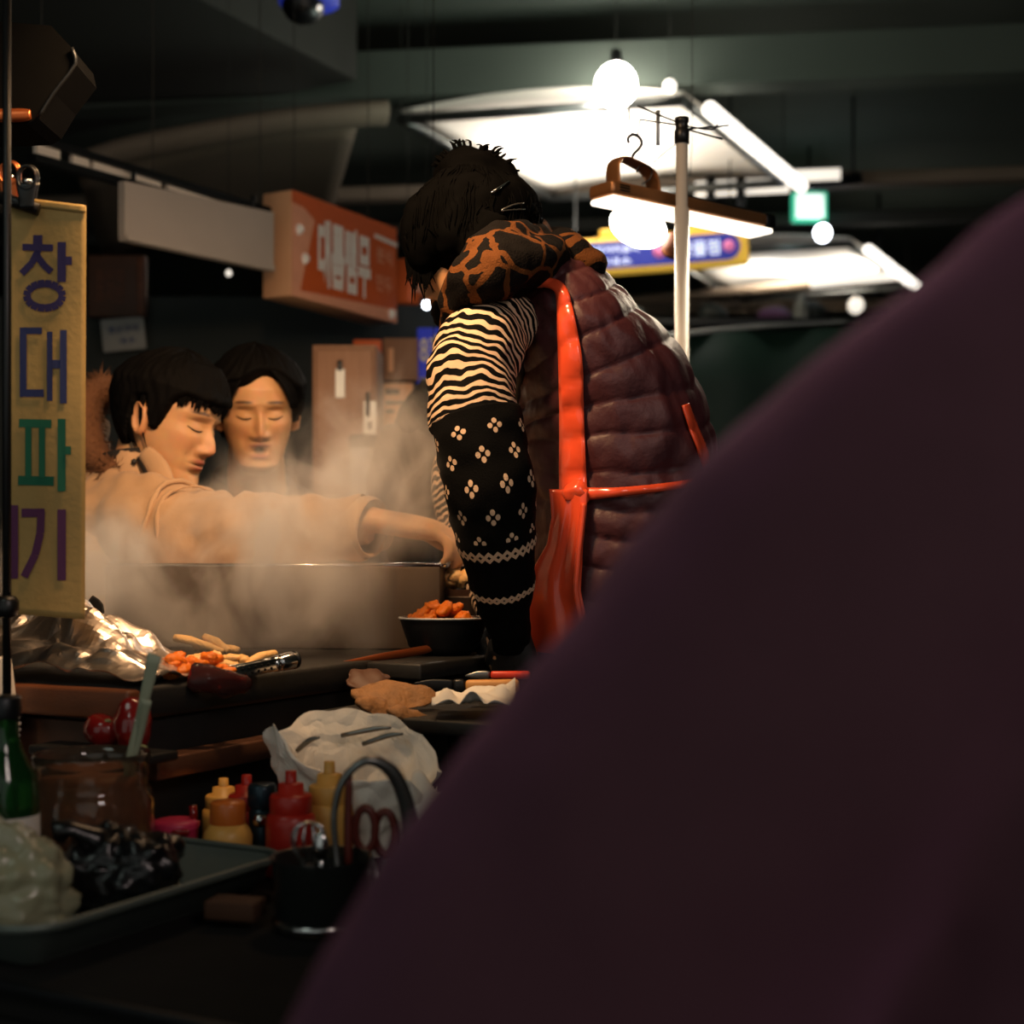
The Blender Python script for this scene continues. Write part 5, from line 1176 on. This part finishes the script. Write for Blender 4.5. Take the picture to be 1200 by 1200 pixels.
# inverted paper cups, one stack
cc = V((P(-7, 0, 1.548).x, 1.548, .68)); cup0 = None; zb = .68
for k in range(22):
    z = .0025 + k * .0066; c = V((cc.x + .0006 * math.sin(k * 2), cc.y, .68 + z)); lab = 'white paper cup rim in the upturned stack behind the post'
    if cup0 is None:
        cup0 = thing('paper_cup', lab, 'cup', c, 'upturned paper cups in one stack')
        mk('cup', lathe([(.0255, 0), (.0185, .066), (.0180, .067), (0, .067), (0, .0662), (.0178, .0655), (.0248, 0)], c, 28), 'paper_white', cup0)
        mk('rolled_rim', lathe([(.0255, -.0012), (.0275, -.001), (.0282, .001), (.0272, .003), (.0255, .003)], c, 28), 'paper_white', cup0)
    else: copy_tree(cup0, c, .3 * k, 'topmost upturned white paper cup, its whole side showing behind the post' if k == 21 else None)
def squeeze(px, Y, rb, top, col, label, steps=1):
    c = V((P(px, 0, Y).x, Y, .68)); h = P(0, top, Y).z - .68
    t = thing('squeeze_bottle', label, 'bottle', c, 'squeeze bottles of sauce')
    mk('body', lathe([(0, 0), (rb * .92, 0), (rb, .004), (rb, h * .50), (rb * .95, h * .58), (rb * .74, h * .63), (0, h * .63)], c, 32), col, t)
    mk('collar', lathe([(rb * .80, h * .60), (rb * .84, h * .62), (rb * .84, h * .76), (rb * .78, h * .78), (rb * .52, h * .785), (rb * .50, h * .88), (rb * .30, h * .89), (0, h * .89)] if steps else [(rb * .8, h * .6), (rb * .84, h * .76), (rb * .5, h * .8), (0, h * .8)], c, 32), col, t)
    mk('nozzle', lathe([(rb * .24, h * .87), (rb * .22, h), (rb * .16, h * 1.0), (0, h * 1.0)], c, 18), col, t)
    for k in range(14):
        a = 2 * PI * k / 14; 
    return t
squeeze(289, 1.485, .0230, 908, 'bottle_red', 'shorter red squeeze bottle between yellow and blue-black bottles')
squeeze(341, 1.412, .0250, 903, 'bottle_red', 'taller red squeeze bottle in front of the white paper')
squeeze(262, 1.530, .0230, 912, 'bottle_yellow', 'yellow squeeze bottle left of the shorter red one')
squeeze(386, 1.455, .0250, 892, 'bottle_yellow', 'yellow squeeze bottle half hidden by the steel loop')
c = V((P(267, 0, 1.425).x, 1.425, .68))
t = thing('sauce_jar', 'amber squat sauce jar with flared skirt, front of the bottles', 'jar', c)
mk('skirt', lathe([(0, 0), (.0235, 0), (.0245, .038), (.0225, .044), (.0175, .051), (0, .051)], c, 32), 'bottle_yellow', t)
mk('cap', lathe([(.0170, .049), (.0180, .053), (.0176, .070), (.0162, .073), (0, .074)], c, 32), 'bottle_amber', t)
c = V((P(307, 0, 1.447).x, 1.447, .68))
t = thing('dark_shaker', 'blue-black shaker with bright spot between the red bottles', 'shaker', c)
mk('body', lathe([(0, 0), (.0125, 0), (.0135, .004), (.0135, .058), (.011, .064), (0, .064)], c, 24), 'blue_steel', t)
mk('cap', lathe([(.0125, .063), (.0145, .066), (.0145, .084), (.013, .087), (0, .087)], c, 24), 'blue_steel', t)
mk('knob', ball(c + V((0, -.012, .052)), .0075, .006, .0075, 16, 10), 'chrome', t)
c = V((P(206, 0, 1.456).x, 1.456, .68))
t = thing('pink_tub', 'small pink plastic tub with red spoon left of the sauce jar', 'tub', c)
mk('tub', lathe([(0, 0), (.017, 0), (.021, .012), (.0232, .040), (.0245, .043), (.022, .043), (.019, .02), (0, .012)], c, 30), 'pink_plastic', t)
mk('lid', lathe([(.0238, .0425), (.0245, .0455), (.020, .0490), (0, .0495)], c, 30), 'pink_plastic', t)
mk('tab', rbox(c + V((.010, -.022, .040)), .018, .006, .006, None, .002), 'red_gloss', t)
mk('spoon_stub', tube([c + V((.018, .004, .046)), c + V((.016, .006, .062))], .0042, 10), 'red_gloss', t)
# opened white paper bag with utensils
pc = V((P(412, 0, 1.515).x, 1.515, .681))
def bagf(u, v):
    a = 2 * PI * u; ca, sa = math.cos(a), math.sin(a)      # sa>0: away from the camera
    top = .106 + .040 * max(0, sa) + .034 * math.exp(-((a - 3.55) / .40) ** 2) - .020 * math.exp(-((a - 4.9) / .7) ** 2) - .05 * math.exp(-((a - 6.0) / .45) ** 2) - .03 * math.exp(-((a - .3) / .45) ** 2)
    n1 = noise.noise(V((ca * 1.6, sa * 1.6, v * 1.8))); n2 = noise.noise(V((ca * 4, sa * 4, v * 4 + 7)))
    r = (.050 + .038 * v ** 1.2) * (1 + .18 * n1) + .008 * n2
    return pc + V((ca * r * 1.05, sa * r * .62, .002 + top * v * (1 + .05 * n2)))
t = thing('paper_bag', 'opened crumpled white paper bag behind the sauce bottles', 'bag', pc)
mk('paper', crumple(sheet(bagf, 96, 30, .0008), .009, 13, 3), 'paper_bag', t, False)
mk('base', sheet(lambda u, v: pc + V((math.cos(2 * PI * u) * .05 * v * 1.05, math.sin(2 * PI * u) * .05 * v * .62, .002)), 32, 3, .0008), 'paper_bag', t)
for k, (a, b, c_) in enumerate((((348, 880, 1.50), (362, 868, 1.495), (374, 864, 1.49)), ((400, 862, 1.54), (440, 854, 1.535), (458, 853, 1.53)), ((425, 872, 1.52), (455, 862, 1.515), (472, 860, 1.51)))):
    A_, B_, C_ = P(*a), P(*b), P(*c_); base = pc + V(((A_.x - pc.x) * .4, .0, .01))
    solo('steel_spoon', loft([A_, B_, C_], [.0025, .003, .0015], 10, sub=3), 'steel_grey', ('short steel spoon handle at the left in the paper bag', 'long dark steel handle at the back of the paper bag', 'steel handle at the right in the paper bag')[k], 'spoon')
solo('paper_cloth', sheet(lambda u, v: P(500, 0, 1.46) * 0 + V((P(478 + 62 * u, 0, 1.45).x, 1.45 + .05 * v, .684 + .085 * v * (1 - .25 * u) + .012 * noise.noise(V((u * 3, v * 3, 5))) * (v > .01))), 20, 20, .001), 'paper_bag', 'second crumpled white paper beside the plum shoulder', 'paper')
# clear tumbler of utensils
uc = V((P(376, 0, 1.215).x, 1.215, .681))
t = thing('utensil_tumbler', 'clear plastic tumbler of kitchen utensils near the plum shoulder', 'container', uc)
mk('wall', lathe([(0, 0), (.036, 0), (.038, .003), (.042, .060), (.0435, .062), (.041, .061), (.0365, .005), (0, .004)], uc, 40), 'clear_plastic', t)
mk('foot_ring', lathe([(.0385, .004), (.0405, .005), (.0405, .009), (.0385, .010)], uc, 40), 'chrome', t)
mk('contents', lathe([(0, .006), (.034, .006), (.0355, .034), (.03, .037), (0, .038)], uc, 32), 'black_matte', t)
YU = 1.225
t = thing('steel_loop', 'large oval steel loop handle standing in the tumbler', 'utensil', P(432, 1000, YU))
mk('band', loft([P(398, 1030, YU - .005), P(393, 990, YU), P(392, 950, YU), P(403, 913, YU), P(430, 891, YU + .004), P(458, 903, YU + .012), P(475, 938, YU + .02), P(480, 980, YU + .024), P(470, 1030, YU + .02)], [(.003, .004), (.003, .004), (.003, .004), (.0035, .005), (.004, .006), (.006, .007), (.0068, .007), (.0065, .006), (.004, .005)], 14, (0, 1, 0), sub=6), 'steel_grey', t)
(lambda *a: 0)('disc', sheet(lambda u, v: P(436, 945, YU + .015) + V(((u - .5) * .036 * math.sin(PI * (.15 + .7 * v)), .002, (v - .5) * .06)), 8, 10, .0015), 'steel_grey', t)
t = thing('kitchen_scissors', 'dark red scissor handles inside the steel loop', 'scissors', P(442, 1010, YU + .03))
for px, r, dz in ((428, 12, 0), (451, 12, -4)):
    mk('handle', tube([P(px + r * math.cos(2 * PI * k / 20), 972 - dz + 25 * math.sin(2 * PI * k / 20), YU + .028 + .006 * (px > 440)) for k in range(20)], .0038, 10, 1, (0, 1, 0), closed=True), 'scissor_grip', t)
mk('blade', loft([P(430, 996, YU + .028), P(438, 1030, YU + .026), P(430, 1060, YU + .0)], [(.003, .001), (.005, .001), (.002, .001)], 8, sub=3), 'steel_grey', t)
mk('blade', loft([P(452, 1000, YU + .034), P(444, 1030, YU + .030), P(436, 1060, YU + .004)], [(.003, .001), (.005, .001), (.002, .001)], 8, sub=3), 'steel_grey', t)
solo('wooden_stick', loft([P(408, 1020, YU + .008), P(408, 960, YU + .012), P(409, 908, YU + .016)], [.0036, .0038, .003], 12, sub=3), 'scissor_grip', 'reddish stick upright at the left inside the steel loop', 'stick')
t = thing('wire_whisk', 'wire whisk with thin glinting loops in the tumbler', 'whisk', P(362, 1005, YU - .01))
for k in range(5):
    w = 22 * math.cos(k * PI / 5); dpt = .014 * math.sin(k * PI / 5)
    mk('wire', tube([P(362 - w * .25, 1016, YU - .01 - dpt * .3), P(362 - w * .9, 990, YU - .01 - dpt), P(362 - w * .7, 970, YU - .01 - dpt * .8), P(362, 963, YU - .01), P(362 + w * .7, 970, YU - .01 + dpt * .8), P(362 + w * .9, 990, YU - .01 + dpt), P(362 + w * .25, 1016, YU - .01 + dpt * .3)], .0011, 6, 4), 'chrome', t)
mk('handle', tube([P(362, 1014, YU - .01), P(366, 1050, YU - .008)], .005, 10), 'steel_grey', t)
t = thing('soup_spoon', 'shiny steel spoon bowl between whisk and loop', 'spoon', P(376, 1005, YU - .015))
mk('bowl', ball(P(376, 992, YU - .018), .0075, .004, .012, 18, 12), 'chrome', t); mk('stem', tube([P(376, 1004, YU - .016), P(378, 1045, YU - .01)], .0025, 8), 'chrome', t)
# bags in the tray
c = V((P(142, 0, 1.268).x, 1.268, .684))
t = thing('black_bag', 'glossy black plastic bag slumped on the steel tray', 'bag', c)
mk('bag', crumple(wob(ball(c + V((0, 0, .036)), .054, .046, .036, 72, 46), .014, 22, 2), .012, 42, 5), 'bag_black', t)
mk('tied_top', wob(loft([c + V((-.02, -.01, .062)), c + V((-.035, -.02, .075)), c + V((-.05, -.02, .072))], [.014, .007, .012], 14, sub=4), .004, 60), 'bag_black', t)
c = V((P(14, 0, 1.195).x, 1.195, .684))
t = thing('clear_bag', 'cloudy clear plastic bag of pale greens at the left edge', 'bag', c)
mk('film', crumple(wob(loft([c + V((0, 0, .002)), c + V((.0, 0, .02)), c + V((-.004, 0, .055)), c + V((-.022, 0, .085)), c + V((-.035, 0, .100))], [(.045, .04), (.052, .045), (.045, .04), (.022, .022), (.026, .018)], 80, sub=14), .010, 24, 3), .012, 38, 8), 'bag_clear', t)
mk('contents', wob(ball(c + V((-.004, 0, .036)), .040, .034, .030, 24, 16), .010, 35), 'greens', t)
solo('cardboard_piece', rbox(P(276, 1064, 1.225), .046, .03, .016, axes((.9, -.2, 0)), .002), 'cardboard', 'brown cardboard piece under the corner of the steel tray', 'cardboard', loc=V((P(276, 0, 1.205).x, 1.205, .68)))
# ------------------------------------------------------------------ post, banner, clips, lamp housing
pp = V((P(8, 0, 1.5).x, 1.5, .68))
t = thing('black_post', 'thin black post rising at the left edge', 'post', pp)
mk('rod', tube([pp, pp + V((0, 0, 1.12))], .0046, 12), 'black_plastic', t)
mk('foot', lathe([(0, 0), (.03, 0), (.03, .006), (.008, .010), (.006, .02)], pp, 24), 'black_plastic', t)
zk = P(0, 711, 1.5).z
mk('clamp_knob', lathe([(.005, -.012), (.0115, -.010), (.0125, -.002), (.0125, .006), (.009, .011), (.005, .012)], V((pp.x, pp.y, zk)), 18), 'black_plastic', t)
YN = 1.56
t = thing('cloth_banner', 'yellow vertical cloth banner with dark Korean lettering', 'banner', P(52, 722, YN))
def bn(px, py, off=0):
    w = .004 * math.sin((px - 10) * .045 + py * .004) + .003 * math.sin(py * .021)
    return P(px, py, YN + w) - V((0, off, 0))
mk('cloth', sheet(lambda u, v: bn(9 + 92 * u - 1.5 * v * u, (231 + 11 * u) + (719 - 231 + (726 - 242 - 719 + 231) * u) * v), 14, 60, .0012), 'banner_yellow', t)
mk('hem', sheet(lambda u, v: bn(9 + 92 * u, 230 + 11 * u + 9 * v, .0018), 14, 3, .0012), 'banner_yellow', t)
def bnl(st): return bars(st, lambda x, y: bn(x, y, .0022))
mk('lettering', bnl([([(45, 276), (45, 289)], 11), ([(27, 290), (63, 291)], 8), ([(46, 293), (38, 309), (26, 321)], 8), ([(44, 300), (52, 311), (61, 319)], 8), ([(73, 284), (73, 331)], 10), ([(77, 306), (85, 306)], 10), (ring_pts(53, 347, 21, 14.5), 9)]), 'ink_navy', t, False)
mk('lettering', bnl([([(28, 384), (28, 465)], 8), ([(24, 388), (50, 388)], 8), ([(24, 461), (52, 461)], 9), ([(59, 389), (59, 470)], 6.5), ([(75, 387), (75, 473)], 8), ([(59, 427), (75, 427)], 10)]), 'ink_indigo', t, False)
mk('lettering', bnl([([(23, 496), (61, 497)], 10), ([(34, 500), (34, 560)], 7.5), ([(50, 500), (50, 560)], 7.5), ([(22, 563), (64, 564)], 11), ([(73, 491), (73, 576)], 9.5), ([(77, 528), (84, 528)], 10)]), 'ink_green', t, False)
mk('lettering', bnl([([(26, 601), (53, 601)], 10), ([(49, 600), (48, 625), (42, 650), (29, 676)], 9), ([(73, 597), (73, 680)], 10)]), 'ink_purple', t, False)
mk('lettering', bnl([([(16, 592), (16, 678)], 12)]), 'ink_purple', t, False)
def bulldog(px, py, m, label, rad=13, Y=YN - .012):
    c = P(px, py, Y); t = thing('bulldog_clip', label, 'clip', c); s = Y / F
    for k, (dx, o) in enumerate(((0, -.004), (3, .012))):
        mk('handle', loft([P(px + dx, py + 36, Y + o), P(px + dx, py + 22, Y + o), P(px + dx, py + 6, Y + o)], [(9 * s, .0012), (10 * s, .0012), (rad * s, .0012)], 14, (0, 1, 0), sub=3), m, t)
        mk('finger_loop', tube([P(px + dx + rad * .85 * math.cos(2 * PI * q / 18), py + rad * 1.05 * math.sin(2 * PI * q / 18), Y + o) for q in range(18)], .0018, 8, 1, (0, 1, 0), closed=True), m, t)
        mk('rivet', ball(P(px + dx, py + 4, Y + o - .0015), .003, .002, .003, 10, 6), 'chrome', t)
    return t
t = bulldog(31, 208, 'black_plastic', 'black bulldog clip gripping the banner top')
mk('jaw', tube([P(-6, 229, YN - .006), P(45, 246, YN - .006)], .0068, 12), 'black_plastic', t)
t = bulldog(10, 203, 'copper_rim', 'brass-lit bulldog clip behind the black post', Y=YN + .02)
mk('jaw', tube([P(-14, 226, YN + .02), P(16, 232, YN + .02)], .005, 12), 'copper_rim', t)
t = thing('banner_rod', 'thin rod from the post carrying the banner clips', 'rod', P(20, 238, YN))
mk('rod', tube([V((pp.x, pp.y, P(0, 236, YN).z)), P(8, 236, YN + .004), P(48, 248, YN + .004)], .003, 8), 'black_plastic', t)
# dark lamp housing above
YL = 1.66
t = thing('lamp_housing', 'dark boxy lamp housing with copper-lit rim above the banner', 'lamp', P(20, 90, YL))
ol = [(-90, 18), (60, 30), (84, 56), (88, 74), (62, 108), (44, 138), (32, 145), (-90, 152)]
fr = [P(x, y, YL) for x, y in ol]; bk = [P(x, y, YL) + V((-.01, .12, .01)) for x, y in ol]; n = len(ol)
mk('case', (fr + bk, [tuple(range(n)), tuple(range(2 * n - 1, n - 1, -1))] + [(k, k + n, (k + 1) % n + n, (k + 1) % n) for k in range(n)]), 'housing_black', t, False)
mk('rim', tube([P(x, y, YL - .004) for x, y in ((84, 56), (88, 75), (63, 109), (45, 138))], .0022, 8, 3), 'steel_dark', t)
mk('lower_rim', loft([P(-90, 139, YL - .003), P(-20, 136, YL - .003), P(22, 135, YL - .003), P(36, 134, YL - .003)], [(.008, .004), (.008, .004), (.008, .004), (.006, .003)], 10, (0, 1, 0), sub=4), 'copper_rim', t)
mk('bracket', tube([P(-20, 60, YL + .05), V((pp.x - .06, 1.70, 2.1)), V((pp.x - .06, 1.70, 3.36))], .006, 8), 'steel_dark', t)
# ------------------------------------------------------------------ LED batten, hooks and the silver pole
L0, L1 = V((.143, 2.31, 1.585)), V((.452, 2.565, 1.587)); ld = (L1 - L0).normalized(); ls = V((-ld.y, ld.x, 0)); lax = (ld, ls, V((0, 0, 1))); LL = (L1 - L0).length; lm = (L0 + L1) / 2
t = thing('led_batten', 'bronze LED batten lamp hanging from a hook before the silver pole', 'lamp', lm)
mat('batten_bronze', (150, 104, 66), .35, .6, var=.15)
mk('housing', rbox(lm + V((0, 0, .008)), LL, .060, .024, lax, .007, 3), 'batten_bronze', t)
mk('end_cap', rbox(L1 - ld * .012 + V((0, 0, .008)), .03, .063, .027, lax, .007), 'steel_dark', t)
mk('top_plate', rbox(lm + ld * .07 + V((0, 0, .021)), LL * .5, .045, .006, lax, .002), 'steel_dark', t)
mk('diffuser', rbox(lm - V((0, 0, .0085)), LL - .006, .056, .010, lax, .004, 2), 'led_glow', t)
hb = [L0 + ld * .030 + V((0, 0, .018)), L0 + ld * .030 + V((0, 0, .052)), L0 + ld * .045 + V((0, 0, .066)), L0 + ld * .085 + V((0, 0, .062)), L0 + ld * .115 + V((0, 0, .050)), L0 + ld * .125 + V((0, 0, .018))]
mk('handle', loft(hb, [(.003, .017)] * 6, 12, tuple(ls), sub=5), 'batten_bronze', t)
for k in range(3): mk('slot', rbox(L0 + ld * (.026) + ls * (-.0312) + V((0, 0, .004 + .0045 * k)), .022, .002, .0016, lax, .0004), 'black_matte', t)
for k in (0, 1): mk('status_light', rbox(L0 + ld * (.27 + .07 * k) + V((0, 0, .0215)), .045 - .02 * k, .03, .004, lax, .001), 'panel_white', t)
YQ = 2.335; hk = P(744, 165, 2.36)
t = thing('hanging_hook', 'black S-shaped hook carrying the LED batten', 'hook', hk)
def hpt(x, y): return P(x, y, 2.36)
mk('hook', tube([hpt(737, 168), hpt(736, 162), hpt(741, 158), hpt(748, 160), hpt(752, 167), hpt(749, 174), hpt(743, 180), hpt(741, 184)], .0030, 10, 5), 'black_plastic', t)
mk('wire', tube([hpt(742, 160), hpt(739, 148), hpt(737, 132), P(738, 118, 2.36)], .0012, 6, 3), 'steel_dark', t); mk('wire', tube([hpt(746, 160), hpt(749, 150), hpt(750, 140)], .0014, 6, 3), 'steel_dark', t)
t = thing('wire_clip', 'small curled wire clip inside the batten handle', 'wire', P(755, 205, 2.35))
mk('wire', tube([P(746, 202, 2.34), P(749, 195, 2.34), P(757, 194, 2.35), P(764, 200, 2.36), P(761, 210, 2.36), P(752, 216, 2.36)], .0014, 6, 5), 'black_plastic', t)
mk('tie', tube([P(766, 190, 2.38), P(780, 178, 2.39), P(799, 164, YQ)], .0010, 6, 2), 'black_plastic', t)
px_ = P(799, 0, YQ).x
t = thing('silver_pole', 'silver pole with black cap and thin cross arms behind the vendor', 'pole', V((px_, YQ, 0)))
zt = P(0, 150, YQ).z
mk('tube', tube([V((px_, YQ, .02)), V((px_, YQ, zt))], .0098, 20), 'pole_grey', t)
mk('sleeve_joint', tube([V((px_, YQ, P(0, 244, YQ).z)), V((px_, YQ, .02))], .0122, 20), 'pole_grey', t)
mk('foot', lathe([(0, 0), (.12, 0), (.12, .015), (.02, .03), (.015, .06)], (px_, YQ, 0), 28), 'black_matte', t)
mk('cap', lathe([(.009, 0), (.0125, .001), (.0125, .022), (.0105, .024), (.0105, .034), (.012, .036), (.012, .043), (0, .044)], V((px_, YQ, P(0, 169, YQ).z)), 20), 'black_plastic', t)
for pts in (((750, 140, 2.355), (770, 143, 2.345), (799, 147, YQ), (834, 152, 2.38), (841, 145, 2.39)), ((747, 124, 2.33), (775, 136, 2.335), (799, 145, YQ)), ((799, 150, YQ), (846, 163, 2.38)), ((799, 152, YQ), (820, 150, 2.35), (854, 147, 2.39))):
    mk('cross_arm', tube([P(*q) for q in pts], .0016, 8, 3), 'black_plastic', t)
mk('dangling_tag', rbox(P(771, 150, 2.345), .007, .003, .058, None, .001), 'steel_grey', t)
# ------------------------------------------------------------------ steam
sm = bpy.data.materials.new('steam'); sm.use_nodes = True; N, L = sm.node_tree.nodes, sm.node_tree.links
for n_ in list(N):
    if n_.type == 'BSDF_PRINCIPLED': N.remove(n_)
outn = [n_ for n_ in N if n_.type == 'OUTPUT_MATERIAL'][0]
pv = N.new('ShaderNodeVolumeScatter'); pv.inputs['Color'].default_value = (.99, .96, .92, 1); pv.inputs['Anisotropy'].default_value = .25; L.new(pv.outputs[0], outn.inputs['Volume'])
tc = N.new('ShaderNodeTexCoord'); nz = N.new('ShaderNodeTexNoise'); nz.inputs['Scale'].default_value = 9.0; nz.inputs['Detail'].default_value = 5; nz.inputs['Distortion'].default_value = 1.0
mp = N.new('ShaderNodeMapping'); mp.inputs['Scale'].default_value = (1, 1, .75); L.new(tc.outputs['Object'], mp.inputs[0]); L.new(mp.outputs[0], nz.inputs['Vector'])
sp = N.new('ShaderNodeSeparateXYZ'); L.new(tc.outputs['Generated'], sp.inputs[0])
def ramp(v, a, b):
    n_ = N.new('ShaderNodeMapRange'); n_.interpolation_type = 'SMOOTHSTEP'; n_.inputs[1].default_value = a; n_.inputs[2].default_value = b; L.new(v, n_.inputs[0]); return n_.outputs[0]
X_, Y_, Z_ = sp.outputs[0], sp.outputs[1], sp.outputs[2]
d = ramp(nz.outputs['Fac'], .42, .64)
hx = math_(N, L, 'ADD', .42, math_(N, L, 'MULTIPLY', ramp(X_, .30, .75), .42))            # the plume climbs towards the vendor
zz_ = math_(N, L, 'ADD', Z_, math_(N, L, 'MULTIPLY', math_(N, L, 'SUBTRACT', nz.outputs['Fac'], .5), -.7))
top_ = ramp(math_(N, L, 'DIVIDE', zz_, hx), 1.05, .60)
d = math_(N, L, 'MULTIPLY', d, top_)
low = math_(N, L, 'ADD', .42, math_(N, L, 'MULTIPLY', ramp(Z_, .12, .32), .58))            # thinner in front of the vat than above it
d = math_(N, L, 'MULTIPLY', d, low)
d = math_(N, L, 'MULTIPLY', d, math_(N, L, 'SUBTRACT', 1, math_(N, L, 'MULTIPLY', ramp(X_, .60, .78), ramp(Z_, .55, .28))))
for o_, a, b in ((X_, 0, .12), (X_, 1, .82), (Y_, 0, .25), (Y_, 1, .8), (Z_, -.02, .04)):
    d = math_(N, L, 'MULTIPLY', d, ramp(o_, a, b))
L.new(math_(N, L, 'MULTIPLY', d, 14.0), pv.inputs['Density'])
o = solo('steam_cloud', rbox((-.36, 2.02, 1.075), .76, .50, .42, None, 0), sm, 'billowing warm-lit steam rising over griddle and vat', 'steam', kind='stuff')
